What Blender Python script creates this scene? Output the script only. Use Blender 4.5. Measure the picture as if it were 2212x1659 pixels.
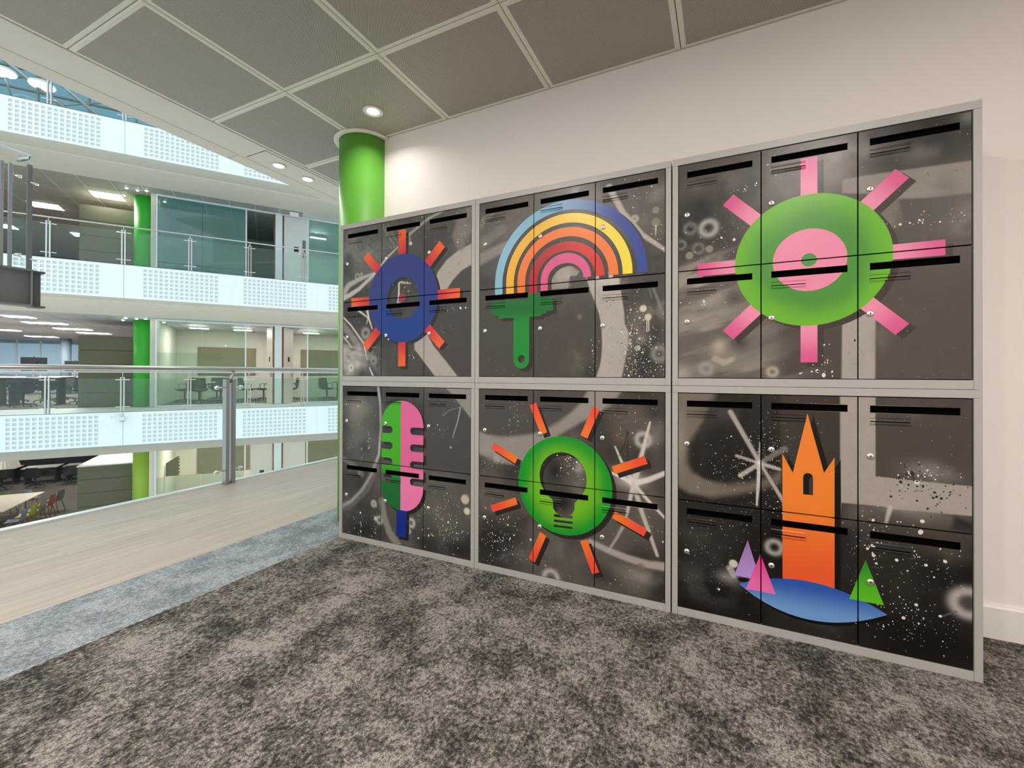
import bpy, math, random
import numpy as np
from mathutils import Vector, Matrix
from mathutils.geometry import delaunay_2d_cdt

for o in list(bpy.data.objects):
    bpy.data.objects.remove(o, do_unlink=True)
scn = bpy.context.scene
COL = scn.collection

# ------------------------------------------------------------------ camera
F_PX, YAW, PITCH, ROLL, SHIFT = 944.80, 0.4499, 0.0046, 0.0031, -26.79
cam_d = bpy.data.cameras.new('camera')
cam = bpy.data.objects.new('camera', cam_d)
COL.objects.link(cam)
cy, sy = math.cos(YAW), math.sin(YAW)
Fv = Vector((-sy * math.cos(PITCH), cy * math.cos(PITCH), math.sin(PITCH)))
R0 = Vector((cy, sy, 0))
U0 = R0.cross(Fv)
Rv = R0 * math.cos(ROLL) + U0 * math.sin(ROLL)
Uv = -R0 * math.sin(ROLL) + U0 * math.cos(ROLL)
cam.matrix_world = Matrix(((Rv.x, Uv.x, -Fv.x, 0), (Rv.y, Uv.y, -Fv.y, 0), (Rv.z, Uv.z, -Fv.z, 1.1), (0, 0, 0, 1)))
cam_d.sensor_width = 36
cam_d.lens = F_PX / 2212 * 36
cam_d.shift_y = SHIFT / 2212
cam_d.clip_start = 0.02
cam_d.clip_end = 400
scn.camera = cam

# ------------------------------------------------------------------ world and exposure
world = bpy.data.worlds.new('sky')
scn.world = world
world.use_nodes = True
wb = world.node_tree.nodes['Background']
wb.inputs[0].default_value = (0.80, 0.94, 1.0, 1)
wb.inputs[1].default_value = 1.40
scn.view_settings.view_transform = 'Standard'
scn.view_settings.look = 'None'
scn.view_settings.gamma = 1
scn.view_settings.use_curve_mapping = False
scn.view_settings.exposure = 0.0

DOWNLIGHT_W = 26.0
PANEL_E = 60.0
PENDANT_E = 260.0


def area_lamp(name, loc, size, power, color=(1, .95, .88), size_y=None, shape=None, rot=(0, 0, 0), spread=None):
    d = bpy.data.lights.new(name, 'AREA')
    d.energy = power
    d.color = color
    d.shape = shape or ('RECTANGLE' if size_y else 'SQUARE')
    d.size = size
    if size_y:
        d.size_y = size_y
    if spread:
        d.spread = spread
    o = bpy.data.objects.new(name, d)
    o.location = loc
    o.rotation_euler = rot
    COL.objects.link(o)
    return o


# ------------------------------------------------------------------ helpers
def S(r, g, b, k=1.0):
    f = lambda c: ((c / 255) / 12.92 if c <= 10 else (((c / 255) + .055) / 1.055) ** 2.4)
    return (f(r) * k, f(g) * k, f(b) * k)


def mat(name, col, rough=.6, metal=0.0, spec=.5, emit=None, es=0.0, bump=None, noise=None, coat=0.0):
    m = bpy.data.materials.new(name)
    m.use_nodes = True
    nt = m.node_tree
    b = nt.nodes['Principled BSDF']
    b.inputs['Base Color'].default_value = (*col, 1)
    b.inputs['Roughness'].default_value = rough
    b.inputs['Metallic'].default_value = metal
    b.inputs['Specular IOR Level'].default_value = spec
    b.inputs['Coat Weight'].default_value = coat
    if emit:
        b.inputs['Emission Color'].default_value = (*emit, 1)
        b.inputs['Emission Strength'].default_value = es
    tc = nt.nodes.new('ShaderNodeTexCoord')
    sc, amt = noise or (6.0, .05)
    n = nt.nodes.new('ShaderNodeTexNoise')
    n.inputs['Scale'].default_value = sc
    n.inputs['Detail'].default_value = 4
    nt.links.new(tc.outputs['Object'], n.inputs['Vector'])
    mx = nt.nodes.new('ShaderNodeMix')
    mx.data_type = 'RGBA'
    mx.inputs['A'].default_value = (*[c * (1 - amt) for c in col], 1)
    mx.inputs['B'].default_value = (*[min(1, c * (1 + amt)) for c in col], 1)
    nt.links.new(n.outputs['Fac'], mx.inputs['Factor'])
    nt.links.new(mx.outputs['Result'], b.inputs['Base Color'])
    if bump:
        s2, st, dist = bump
        n2 = nt.nodes.new('ShaderNodeTexNoise')
        n2.inputs['Scale'].default_value = s2
        n2.inputs['Detail'].default_value = 3
        nt.links.new(tc.outputs['Object'], n2.inputs['Vector'])
        bp = nt.nodes.new('ShaderNodeBump')
        bp.inputs['Strength'].default_value = st
        bp.inputs['Distance'].default_value = dist
        nt.links.new(n2.outputs['Fac'], bp.inputs['Height'])
        nt.links.new(bp.outputs['Normal'], b.inputs['Normal'])
    return m


def glass(name, tint=(.86, .95, .92), refl=1.0, film=0.0, film_col=(.6, .75, .68), ior=1.5):
    m = bpy.data.materials.new(name)
    m.use_nodes = True
    nt = m.node_tree
    nt.nodes.clear()
    out = nt.nodes.new('ShaderNodeOutputMaterial')
    tr = nt.nodes.new('ShaderNodeBsdfTransparent')
    tr.inputs[0].default_value = (*tint, 1)
    gl = nt.nodes.new('ShaderNodeBsdfGlossy')
    gl.inputs['Roughness'].default_value = 0.0
    gl.inputs[0].default_value = (refl, refl, refl, 1)
    fr = nt.nodes.new('ShaderNodeFresnel')
    fr.inputs[0].default_value = ior
    mx = nt.nodes.new('ShaderNodeMixShader')
    ge = nt.nodes.new('ShaderNodeNewGeometry')      # only the entry face mirrors
    fm = nt.nodes.new('ShaderNodeMath')
    fm.operation = 'SUBTRACT'
    fm.use_clamp = True
    nt.links.new(fr.outputs[0], fm.inputs[0])
    nt.links.new(ge.outputs['Backfacing'], fm.inputs[1])
    nt.links.new(fm.outputs[0], mx.inputs[0])
    nt.links.new(tr.outputs[0], mx.inputs[1])
    nt.links.new(gl.outputs[0], mx.inputs[2])
    last = mx
    if film > 0:
        df = nt.nodes.new('ShaderNodeBsdfDiffuse')
        df.inputs[0].default_value = (*film_col, 1)
        m2 = nt.nodes.new('ShaderNodeMixShader')
        m2.inputs[0].default_value = film
        nt.links.new(mx.outputs[0], m2.inputs[1])
        nt.links.new(df.outputs[0], m2.inputs[2])
        last = m2
    nt.links.new(last.outputs[0], out.inputs[0])
    return m


class MB:
    """collects geometry for one mesh"""
    def __init__(s):
        s.v, s.f, s.mi, s.m = [], [], [], 0

    def quad(s, *p):
        b = len(s.v)
        s.v += [tuple(q) for q in p]
        s.f.append(tuple(range(b, b + len(p))))
        s.mi.append(s.m)
        return s

    def box(s, x0, x1, y0, y1, z0, z1):
        b = len(s.v)
        s.v += [(x, y, z) for z in (z0, z1) for x, y in ((x0, y0), (x1, y0), (x1, y1), (x0, y1))]
        for q in ((0, 3, 2, 1), (4, 5, 6, 7), (0, 1, 5, 4), (1, 2, 6, 5), (2, 3, 7, 6), (3, 0, 4, 7)):
            s.f.append(tuple(b + i for i in q))
            s.mi.append(s.m)
        return s

    def prism(s, poly, axis, a0, a1):
        """2-D polygon extruded along an axis from a0 to a1"""
        def P(u, v, a):
            return {'x': (a, u, v), 'y': (u, a, v), 'z': (u, v, a)}[axis]
        b, n = len(s.v), len(poly)
        s.v += [P(u, v, a0) for u, v in poly] + [P(u, v, a1) for u, v in poly]
        s.f.append(tuple(b + i for i in range(n)))
        s.f.append(tuple(b + n + i for i in reversed(range(n))))
        s.mi += [s.m] * 2
        for i in range(n):
            j = (i + 1) % n
            s.f.append((b + i, b + n + i, b + n + j, b + j))
            s.mi.append(s.m)
        return s

    def tube(s, pts, r, n=10, cap=True):
        pts = [Vector(p) for p in pts]
        b0 = len(s.v)
        up = None
        rs = r if isinstance(r, (list, tuple)) else [r] * len(pts)
        for i, p in enumerate(pts):
            d = ((pts[min(i + 1, len(pts) - 1)] - pts[max(i - 1, 0)])).normalized()
            if up is None:
                up = Vector((0, 0, 1)) if abs(d.z) < .9 else Vector((1, 0, 0))
            a = d.cross(up).normalized()
            c = a.cross(d).normalized()
            up = c
            for k in range(n):
                t = 2 * math.pi * k / n
                s.v.append(tuple(p + (a * math.cos(t) + c * math.sin(t)) * rs[i]))
        for i in range(len(pts) - 1):
            for k in range(n):
                k2 = (k + 1) % n
                s.f.append((b0 + i * n + k, b0 + i * n + k2, b0 + (i + 1) * n + k2, b0 + (i + 1) * n + k))
                s.mi.append(s.m)
        if cap:
            s.f.append(tuple(b0 + k for k in reversed(range(n))))
            s.f.append(tuple(b0 + (len(pts) - 1) * n + k for k in range(n)))
            s.mi += [s.m] * 2
        return s

    def lathe(s, prof, c=(0, 0, 0), n=24, axis='z'):
        """profile of (radius, height) turned round an axis"""
        b = len(s.v)
        for r, h in prof:
            for k in range(n):
                t = 2 * math.pi * k / n
                x, y = r * math.cos(t), r * math.sin(t)
                q = (x, y, h) if axis == 'z' else ((x, h, y) if axis == 'y' else (h, x, y))
                s.v.append((c[0] + q[0], c[1] + q[1], c[2] + q[2]))
        for i in range(len(prof) - 1):
            for k in range(n):
                k2 = (k + 1) % n
                s.f.append((b + i * n + k, b + i * n + k2, b + (i + 1) * n + k2, b + (i + 1) * n + k))
                s.mi.append(s.m)
        for i, rv in ((0, True), (len(prof) - 1, False)):
            if prof[i][0] > 1e-6:
                ks = reversed(range(n)) if rv else range(n)
                s.f.append(tuple(b + i * n + k for k in ks))
                s.mi.append(s.m)
        return s

    def build(s, name, mats, parent=None, org=(0, 0, 0), frame=None, smooth=False, bevel=0.0):
        me = bpy.data.meshes.new(name)
        me.from_pydata([(x - org[0], y - org[1], z - org[2]) for x, y, z in s.v], [], s.f)
        if not isinstance(mats, (list, tuple)):
            mats = [mats]
        for m in mats:
            me.materials.append(m)
        me.polygons.foreach_set('material_index', s.mi)
        if smooth:
            me.polygons.foreach_set('use_smooth', [len(f) <= 4 for f in s.f])
        me.update()
        o = bpy.data.objects.new(name, me)
        COL.objects.link(o)
        place(o, org, frame, parent)
        if bevel:
            bv = o.modifiers.new('bevel', 'BEVEL')
            bv.width = bevel
            bv.segments = 2
            bv.limit_method = 'ANGLE'
        return o


ORG = {}


def place(o, org, frame, parent):
    if parent is not None:
        po = ORG[parent.name]
        o.parent = parent
        o.location = (org[0] - po[0], org[1] - po[1], org[2] - po[2])
    elif frame is not None:
        o.matrix_world = frame @ Matrix.Translation(org)
    else:
        o.location = org
    ORG[o.name] = tuple(org)


def thing(name, label, cat, org=(0, 0, 0), frame=None, group=None, rz=0.0):
    o = bpy.data.objects.new(name, None)
    o.empty_display_size = .1
    COL.objects.link(o)
    place(o, org, frame, None)
    if rz:
        o.matrix_world = o.matrix_world @ Matrix.Rotation(rz, 4, 'Z')
    tag(o, label, cat, group)
    return o


def tag(o, label=None, cat=None, group=None, kind=None):
    if label:
        o['label'] = label
    if cat:
        o['category'] = cat
    if group:
        o['group'] = group
    if kind:
        o['kind'] = kind
    return o


def struct(o, label=None):
    o['kind'] = 'structure'
    if label:
        o['label'] = label
    return o


def dup(root, matrix, label=None, group=None):
    r = root.copy()
    COL.objects.link(r)
    r.matrix_world = matrix
    if label:
        r['label'] = label
    if group:
        r['group'] = group
    ORG[r.name] = (0, 0, 0)
    for ch in list(root.children):
        c = ch.copy()
        COL.objects.link(c)
        c.parent = r
        for g in list(ch.children):
            d = g.copy()
            COL.objects.link(d)
            d.parent = c
    return r


# ------------------------------------------------------------------ materials
def carpet_mat(name, dark, mid, light, fleck, big=5.0, r0=.35, r1=1.5):
    m = bpy.data.materials.new(name)
    m.use_nodes = True
    nt = m.node_tree
    b = nt.nodes['Principled BSDF']
    b.inputs['Roughness'].default_value = 1.0
    b.inputs['Specular IOR Level'].default_value = .05
    tc = nt.nodes.new('ShaderNodeTexCoord')

    def noise(scale, detail, rough, dist=0.0, vec=None):
        n = nt.nodes.new('ShaderNodeTexNoise')
        n.inputs['Scale'].default_value = scale
        n.inputs['Detail'].default_value = detail
        n.inputs['Roughness'].default_value = rough
        n.inputs['Distortion'].default_value = dist
        nt.links.new(vec or tc.outputs['Object'], n.inputs['Vector'])
        return n
    mp = nt.nodes.new('ShaderNodeMapping')
    mp.inputs['Scale'].default_value = (1.0, .75, 1)
    nt.links.new(tc.outputs['Object'], mp.inputs['Vector'])
    n1 = noise(big, 2, .5, 0, mp.outputs[0])
    n2 = noise(22, 8, .72, 0, mp.outputs[0])
    n3 = noise(fleck, 2, .7)
    a = nt.nodes.new('ShaderNodeMath')
    a.operation = 'MULTIPLY_ADD'
    nt.links.new(n1.outputs[0], a.inputs[0])
    a.inputs[1].default_value = .34
    n4 = noise(75, 5, .7, 0, mp.outputs[0])
    a2 = nt.nodes.new('ShaderNodeMath')
    a2.operation = 'MULTIPLY_ADD'
    a2.inputs[1].default_value = .66
    nt.links.new(n4.outputs[0], a2.inputs[0])
    a3 = nt.nodes.new('ShaderNodeMath')
    a3.operation = 'MULTIPLY'
    a3.inputs[1].default_value = .42
    nt.links.new(n2.outputs[0], a3.inputs[0])
    nt.links.new(a3.outputs[0], a2.inputs[2])
    nt.links.new(a2.outputs[0], a.inputs[2])
    r = nt.nodes.new('ShaderNodeValToRGB')
    e = r.color_ramp.elements
    e[0].position = .61
    e[0].color = (*dark, 1)
    e[1].position = .80
    e[1].color = (*light, 1)
    k = e.new(.70)
    k.color = (*mid, 1)
    nt.links.new(a.outputs[0], r.inputs[0])
    mul = nt.nodes.new('ShaderNodeMix')
    mul.data_type = 'RGBA'
    mul.blend_type = 'MULTIPLY'
    mul.inputs['Factor'].default_value = 1
    r2 = nt.nodes.new('ShaderNodeValToRGB')
    r2.color_ramp.elements[0].position = .30
    r2.color_ramp.elements[0].color = (r0, r0, r0 * .98, 1)
    r2.color_ramp.elements[1].position = .68
    r2.color_ramp.elements[1].color = (r1, r1, r1, 1)
    nt.links.new(n3.outputs[0], r2.inputs[0])
    nt.links.new(r.outputs[0], mul.inputs['A'])
    nt.links.new(r2.outputs[0], mul.inputs['B'])
    nt.links.new(mul.outputs['Result'], b.inputs['Base Color'])
    bp = nt.nodes.new('ShaderNodeBump')
    bp.inputs['Strength'].default_value = .7
    bp.inputs['Distance'].default_value = .004
    nt.links.new(n3.outputs[0], bp.inputs['Height'])
    nt.links.new(bp.outputs[0], b.inputs['Normal'])
    return m


def wood_mat(name, c1, c2, axis='y', rough=.5):
    m = bpy.data.materials.new(name)
    m.use_nodes = True
    nt = m.node_tree
    b = nt.nodes['Principled BSDF']
    b.inputs['Roughness'].default_value = rough
    tc = nt.nodes.new('ShaderNodeTexCoord')
    oi = nt.nodes.new('ShaderNodeObjectInfo')
    mp = nt.nodes.new('ShaderNodeMapping')
    mp.inputs['Scale'].default_value = (26, 1.6, 10) if axis == 'y' else (1.6, 26, 10)
    ad = nt.nodes.new('ShaderNodeVectorMath')
    ad.operation = 'ADD'
    nt.links.new(tc.outputs['Object'], mp.inputs['Vector'])
    nt.links.new(mp.outputs[0], ad.inputs[0])
    sc = nt.nodes.new('ShaderNodeMath')
    sc.operation = 'MULTIPLY'
    sc.inputs[1].default_value = 60
    nt.links.new(oi.outputs['Random'], sc.inputs[0])
    nt.links.new(sc.outputs[0], ad.inputs[1])
    n = nt.nodes.new('ShaderNodeTexNoise')
    n.inputs['Scale'].default_value = 1.0
    n.inputs['Detail'].default_value = 6
    n.inputs['Distortion'].default_value = .8
    nt.links.new(ad.outputs[0], n.inputs['Vector'])
    r = nt.nodes.new('ShaderNodeValToRGB')
    r.color_ramp.elements[0].position = .3
    r.color_ramp.elements[0].color = (*c1, 1)
    r.color_ramp.elements[1].position = .7
    r.color_ramp.elements[1].color = (*c2, 1)
    nt.links.new(n.outputs[0], r.inputs[0])
    hs = nt.nodes.new('ShaderNodeHueSaturation')
    mr = nt.nodes.new('ShaderNodeMapRange')
    mr.inputs['To Min'].default_value = .965
    mr.inputs['To Max'].default_value = 1.03
    nt.links.new(oi.outputs['Random'], mr.inputs['Value'])
    nt.links.new(mr.outputs[0], hs.inputs['Value'])
    nt.links.new(r.outputs[0], hs.inputs['Color'])
    nt.links.new(hs.outputs[0], b.inputs['Base Color'])
    return m


def perforated_mat(name, base, hole, pitch, rad):
    """metal sheet with staggered round holes"""
    m = bpy.data.materials.new(name)
    m.use_nodes = True
    nt = m.node_tree
    b = nt.nodes['Principled BSDF']
    b.inputs['Roughness'].default_value = .55
    tc = nt.nodes.new('ShaderNodeTexCoord')
    ds = []
    for off in (0.0, .5):
        mp = nt.nodes.new('ShaderNodeMapping')
        mp.inputs['Scale'].default_value = (1 / pitch, 1 / pitch, 0)
        mp.inputs['Location'].default_value = (off + 100, off + 100, 0)
        nt.links.new(tc.outputs['Object'], mp.inputs['Vector'])
        fr = nt.nodes.new('ShaderNodeVectorMath')
        fr.operation = 'FRACTION'
        nt.links.new(mp.outputs[0], fr.inputs[0])
        sb = nt.nodes.new('ShaderNodeVectorMath')
        sb.operation = 'SUBTRACT'
        sb.inputs[1].default_value = (.5, .5, 0)
        nt.links.new(fr.outputs[0], sb.inputs[0])
        ln = nt.nodes.new('ShaderNodeVectorMath')
        ln.operation = 'LENGTH'
        nt.links.new(sb.outputs[0], ln.inputs[0])
        ds.append(ln)
    mn = nt.nodes.new('ShaderNodeMath')
    mn.operation = 'MINIMUM'
    nt.links.new(ds[0].outputs['Value'], mn.inputs[0])
    nt.links.new(ds[1].outputs['Value'], mn.inputs[1])
    r = nt.nodes.new('ShaderNodeValToRGB')
    r.color_ramp.elements[0].position = rad - .02
    r.color_ramp.elements[0].color = (*hole, 1)
    r.color_ramp.elements[1].position = rad + .02
    r.color_ramp.elements[1].color = (*base, 1)
    nt.links.new(mn.outputs[0], r.inputs[0])
    nt.links.new(r.outputs[0], b.inputs['Base Color'])
    return m


M = {}
M['wall'] = mat('wall paint', (.84, .79, .75), .75, bump=(350, .12, .001), noise=(3, .015))
M['base_white'] = mat('skirting gloss', (.80, .77, .74), .35)
M['tile_rim'] = mat('ceiling tile rim', (.80, .765, .66), .5)
M['tile_perf'] = perforated_mat('perforated ceiling tile', (.78, .71, .62), (.08, .065, .05), .0076, .30)
M['void'] = mat('dark void', (.02, .018, .015), .9)
M['soffit'] = mat('bulkhead plaster', (.76, .73, .63), .7)
M['fascia_under'] = mat('fascia underside', (.76, .69, .60), .6)
M['carpet_dark'] = carpet_mat('brown grey carpet', S(54, 50, 47), S(100, 96, 91), S(152, 146, 139), 190)
M['carpet_light'] = carpet_mat('pale grey daylight tinted carpet', S(112, 120, 124), S(138, 147, 151), S(166, 173, 175), 190, 6, .6, 1.3)  # slight blue of the daylight is mixed into the grey
M['oak'] = wood_mat('pale oak', S(164, 151, 139), S(184, 171, 158))
M['alu'] = mat('edge aluminium', (.62, .68, .68), .35, .3)
M['steel'] = mat('brushed stainless', (.55, .54, .52), .28, .95, bump=(80, .05, .0005))
M['steel_dark'] = mat('stainless post plates', (.36, .36, .35), .35, .85)
M['green_near'] = mat('lime green column paint', S(104, 182, 62, .85), .5)
M['green_far'] = mat('green column paint', S(60, 190, 55, .85), .5)
M['green_lime'] = mat('yellow green column paint', S(160, 195, 60), .5)
M['glass'] = glass('clear balustrade glass', (.955, .985, .98), .9)
M['glass_far'] = glass('far balustrade glass', (.91, .965, .95), .8, film=.02)
M['glass_part'] = glass('partition glass', (.84, .93, .88), .7, ior=1.45)
M['glass_teal_sheen'] = glass('partition glass with painted teal sheen', (.66, .86, .85), 1.0, film=.16, film_col=(.28, .62, .62), ior=1.8)  # teal diffuse share stands in for atrium reflections in the glass
M['glass_film'] = glass('filmed glass', (.90, .96, .92), .3, film=.05, film_col=(.55, .66, .58))
M['glass_roof'] = glass('roof glazing', (.34, .50, .56), .3)
M['white_panel'] = mat('white perforated cladding', (.86, .90, .90), .45)
M['panel_back'] = mat('grey backing behind holes', (.70, .73, .72), .8)
M['dark_trim'] = mat('dark edge trim', (.16, .17, .17), .5)
M['screed'] = mat('beige walkway vinyl', (.62, .59, .54), .5)
M['far_carpet'] = mat('far office carpet', (.13, .11, .092), .95, noise=(9, .35))
M['far_tile'] = mat('far ceiling tile', (.42, .40, .37), .6)
M['far_grid'] = mat('far ceiling grid bar', (.85, .82, .74), .6)
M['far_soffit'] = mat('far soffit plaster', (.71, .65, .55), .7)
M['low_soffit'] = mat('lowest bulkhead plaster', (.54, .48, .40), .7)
M['far_tile_cool'] = mat('cool grey ceiling tile', (.58, .59, .60), .6)
M['pod'] = mat('olive pod board', S(104, 102, 80), .7)
M['pod_joint'] = mat('pod joint', (.01, .012, .01), .9)
M['pod_top'] = mat('cream pod top', (.78, .72, .66), .6)
M['frame_white'] = mat('white partition frame', (.80, .84, .84), .45)
M['door_white'] = mat('white door leaf', (.72, .74, .72), .45)
M['door_cream'] = mat('cream door leaf', (.74, .66, .55), .5)
M['door_edge'] = mat('hardwood door lining', S(120, 72, 50), .5)
M['room_wall'] = mat('meeting room wall', (.60, .58, .52), .8)
M['room_pink'] = mat('warm meeting room wall', (.78, .66, .57), .8)
M['olive'] = mat('olive wall board', S(120, 112, 88), .6)
M['panel_light'] = mat('luminous ceiling panel', (1, 1, 1), .5, emit=(1, .97, .93), es=PANEL_E)
M['panel_low'] = mat('dimmer luminous panel', (1, 1, 1), .5, emit=(1, .97, .93), es=26)
M['pendant'] = mat('pendant diffuser', (1, 1, 1), .5, emit=(1, .95, .88), es=PENDANT_E)
M['mirrored_glow'] = mat('glow of mirrored lamps', (1, 1, 1), .5, emit=(1, 1, 1), es=8)
M['lamp'] = mat('lamp lens', (1, 1, 1), .5, emit=(1, .93, .82), es=9)
M['spot'] = mat('spotlight lens', (1, 1, 1), .5, emit=(1, 1, .98), es=30)
M['white_plastic'] = mat('white plastic', (.8, .8, .78), .4)
M['black'] = mat('black plastic', (.018, .018, .02), .45)
M['black_soft'] = mat('black upholstery', (.03, .035, .033), .9)
M['green_black'] = mat('dark green upholstery', (.035, .055, .045), .9)
M['chrome'] = mat('chrome', (.80, .78, .74), .12, 1.0)
M['desk_white'] = mat('white desk top', (.75, .72, .68), .4)
M['beech'] = wood_mat('pale table wood', S(214, 200, 180), S(232, 220, 204), 'x')
M['oak_leg'] = mat('oak leg', S(150, 118, 90), .6)
M['blind'] = mat('blue grey roller blind', S(165, 190, 205), .8, emit=S(150, 185, 205), es=.45)  # weak emission stands in for daylight through the cloth
M['bluewall'] = mat('pale blue far wall', S(170, 195, 205), .8)
M['grey_col'] = mat('grey blue column', S(120, 138, 148), .6)
M['girder'] = mat('dark grey painted steel', (.085, .085, .082), .5)
M['girder_mid'] = mat('mid grey painted steel', (.17, .17, .165), .5)
M['locker_grey'] = mat('light grey powder coat', (.37, .355, .335), .42, bump=(500, .06, .0006))
M['shade_black'] = mat('black for unlit openings', (.002, .002, .002), .9, spec=0)  # near black paints shade into the slots, gaps and keyholes
M['lock_metal'] = mat('nickel lock', (.88, .85, .80), .24, .9)
CH = {n: mat(n + ' seat shell', c, .6) for n, c in dict(
    grey=S(120, 128, 130), red=S(190, 105, 90), yellow=S(200, 200, 70), green=S(95, 135, 85), ash=S(150, 165, 150), lilac=S(140, 145, 165)).items()}

# ------------------------------------------------------------------ near room: constants (metres)
X0, YF = -2.3174, 2.1412            # left end and front plane of the lockers
WALL_Y, CEIL = 2.5407, 2.8654
EDGE_X, WOOD_X, CARP_X = -4.455, -2.842, -2.32
TILE, TX, TY = .7575, -2.4813, 1.8454
XR, YB = 3.6, -3.6

# floor and its coverings
fl = struct(MB().box(EDGE_X - .06, XR, YB, 9.0, -.5, -.015).build('floor', M['screed']))
MB().box(CARP_X, XR, YB, WALL_Y, -.015, 0).build('dark_carpet', M['carpet_dark'], fl)
o = MB().box(WOOD_X, CARP_X - .001, YB, 9.0, -.015, -.0005).build('light_carpet', M['carpet_light'], fl)
tag(o, 'pale grey daylight tinted carpet strip')
rnd = random.Random(4)
PW = (WOOD_X - EDGE_X) / 9
for i in range(9):
    y = YB - rnd.random()
    while y < 9.0:
        L = 1.22
        y0, y1 = max(y, YB), min(y + L, 9.0)
        if y1 > y0:
            xa = EDGE_X + i * PW
            MB().box(xa + .0003, xa + PW - .0003, y0 + .0003, y1 - .0003, -.015, 0).build('floor_plank', M['oak'], fl, org=(xa, y0, 0))
        y += L
struct(MB().box(EDGE_X - .075, EDGE_X, YB, 9.0, -.06, .012).build('trim_1', M['alu']), 'pale metal channel along the floor edge')

# walls
struct(MB().box(-2.40, XR + .1, WALL_Y, WALL_Y + .12, 0, CEIL + .04).build('wall_back', M['wall']))
struct(MB().box(XR, XR + .1, YB, WALL_Y, 0, CEIL + .04).build('wall_right', M['wall']))
struct(MB().box(EDGE_X, XR, YB - .1, YB, 0, CEIL + .04).build('wall_front', M['wall']))
struct(MB().box(-2.30, -2.18, WALL_Y + .12, 9.0, 0, CEIL + .04).build('wall_left', M['wall']), 'corridor wall beyond the green column')
sk = MB().box(.9, XR, WALL_Y - .018, WALL_Y, 0, .128)
sk.prism([(WALL_Y - .018, .128), (WALL_Y, .128), (WALL_Y, .136), (WALL_Y - .012, .136)], 'x', .9, XR)
struct(sk.build('baseboard_back', M['base_white']))

# ceiling of separate perforated tiles
ce = struct(MB().box(-3.667, XR, YB, 9.0, CEIL + .03, CEIL + .06).build('ceiling', M['void']))


def tile_mesh(x0, x1, y0, y1):
    g, rim, z = .002, .026, CEIL
    a0, a1, b0, b1 = x0 + g, x1 - g, y0 + g, y1 - g
    c0, c1, d0, d1 = a0 + rim, a1 - rim, b0 + rim, b1 - rim
    b = MB()
    b.m = 0
    e = .004   # rolled edge rises towards the joint
    b.quad((a0, b0, z + e), (a0, b1, z + e), (a0 + .008, b1 - .008, z), (a0 + .008, b0 + .008, z))
    b.quad((a1, b1, z + e), (a1, b0, z + e), (a1 - .008, b0 + .008, z), (a1 - .008, b1 - .008, z))
    b.quad((a1, b0, z + e), (a0, b0, z + e), (a0 + .008, b0 + .008, z), (a1 - .008, b0 + .008, z))
    b.quad((a0, b1, z + e), (a1, b1, z + e), (a1 - .008, b1 - .008, z), (a0 + .008, b1 - .008, z))
    p0, p1, q0, q1 = a0 + .008, a1 - .008, b0 + .008, b1 - .008
    b.quad((p0, q0, z), (p0, q1, z), (c0, d1, z), (c0, d0, z))
    b.quad((p1, q1, z), (p1, q0, z), (c1, d0, z), (c1, d1, z))
    b.quad((p1, q0, z), (p0, q0, z), (c0, d0, z), (c1, d0, z))
    b.quad((p0, q1, z), (p1, q1, z), (c1, d1, z), (c0, d1, z))
    b.m = 1
    b.quad((c0, d0, z), (c0, d1, z), (c1, d1, z), (c1, d0, z))
    b.m = 0
    b.quad((a0, b0, z + .03), (a0, b1, z + .03), (a0, b1, z + e), (a0, b0, z + e))
    b.quad((a1, b1, z + .03), (a1, b0, z + .03), (a1, b0, z + e), (a1, b1, z + e))
    b.quad((a1, b0, z + .03), (a0, b0, z + .03), (a0, b0, z + e), (a1, b0, z + e))
    b.quad((a0, b1, z + .03), (a1, b1, z + .03), (a1, b1, z + e), (a0, b1, z + e))
    return b


full = None
for i in range(-1, 8):
    for j in range(-7, 10):
        x0, x1 = TX + i * TILE, TX + (i + 1) * TILE
        y0, y1 = TY + (j - 0) * TILE, TY + (j + 1) * TILE
        if j >= 0 and i >= 0:
            if j > 0:
                continue
            y1 = WALL_Y - .004
        if i >= 0 and x0 > XR:
            continue
        xr = min(x1, XR)
        if y0 < YB:
            continue
        isfull = abs(xr - x1) < 1e-6 and abs(y1 - y0 - TILE) < 1e-6
        if isfull and full:
            t = full.copy()
            COL.objects.link(t)
            t.location = (x0, y0, CEIL)
            continue
        t = tile_mesh(x0, xr, y0, y1).build('ceiling_tile', [M['tile_rim'], M['tile_perf']], ce, org=(x0, y0, CEIL))
        if isfull:
            full = t
# plaster margin and the cladding return under the atrium edge
bx = MB().box(-3.53, -3.243, YB, 9.0, CEIL - .002, CEIL + .05)
struct(bx.build('trim_2', M['soffit']), 'flat plaster margin between ceiling tiles and atrium')
struct(MB().box(-3.243, -3.236, YB, 9.0, CEIL - .006, CEIL + .03).build('trim_3', M['soffit']), 'thin shadow bead beside the ceiling tiles')
yj = 2.209
b = MB().box(-3.667, -3.530, YB, yj - .002, CEIL - .005, CEIL + .2).box(-3.667, -3.530, yj + .002, 9.0, CEIL - .005, CEIL + .2)
struct(b.build('trim_4', M['fascia_under']), 'folded underside of the atrium cladding')
struct(MB().box(-3.66, XR, YB, 9.0, CEIL + .2, 4.1).build('ceiling', M['soffit']), 'floor build-up above the ceiling')
hb = MB()
for (xa, xb, ya, yb) in ((-3.50, -3.27, 2.262, 2.266), (-3.272, -3.268, 2.262, 3.06), ):
    hb.box(xa, xb, ya, yb, CEIL - .0035, CEIL - .002)
struct(hb.build('trim_5', M['void']), 'access panel joint round the two small downlights')


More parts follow.
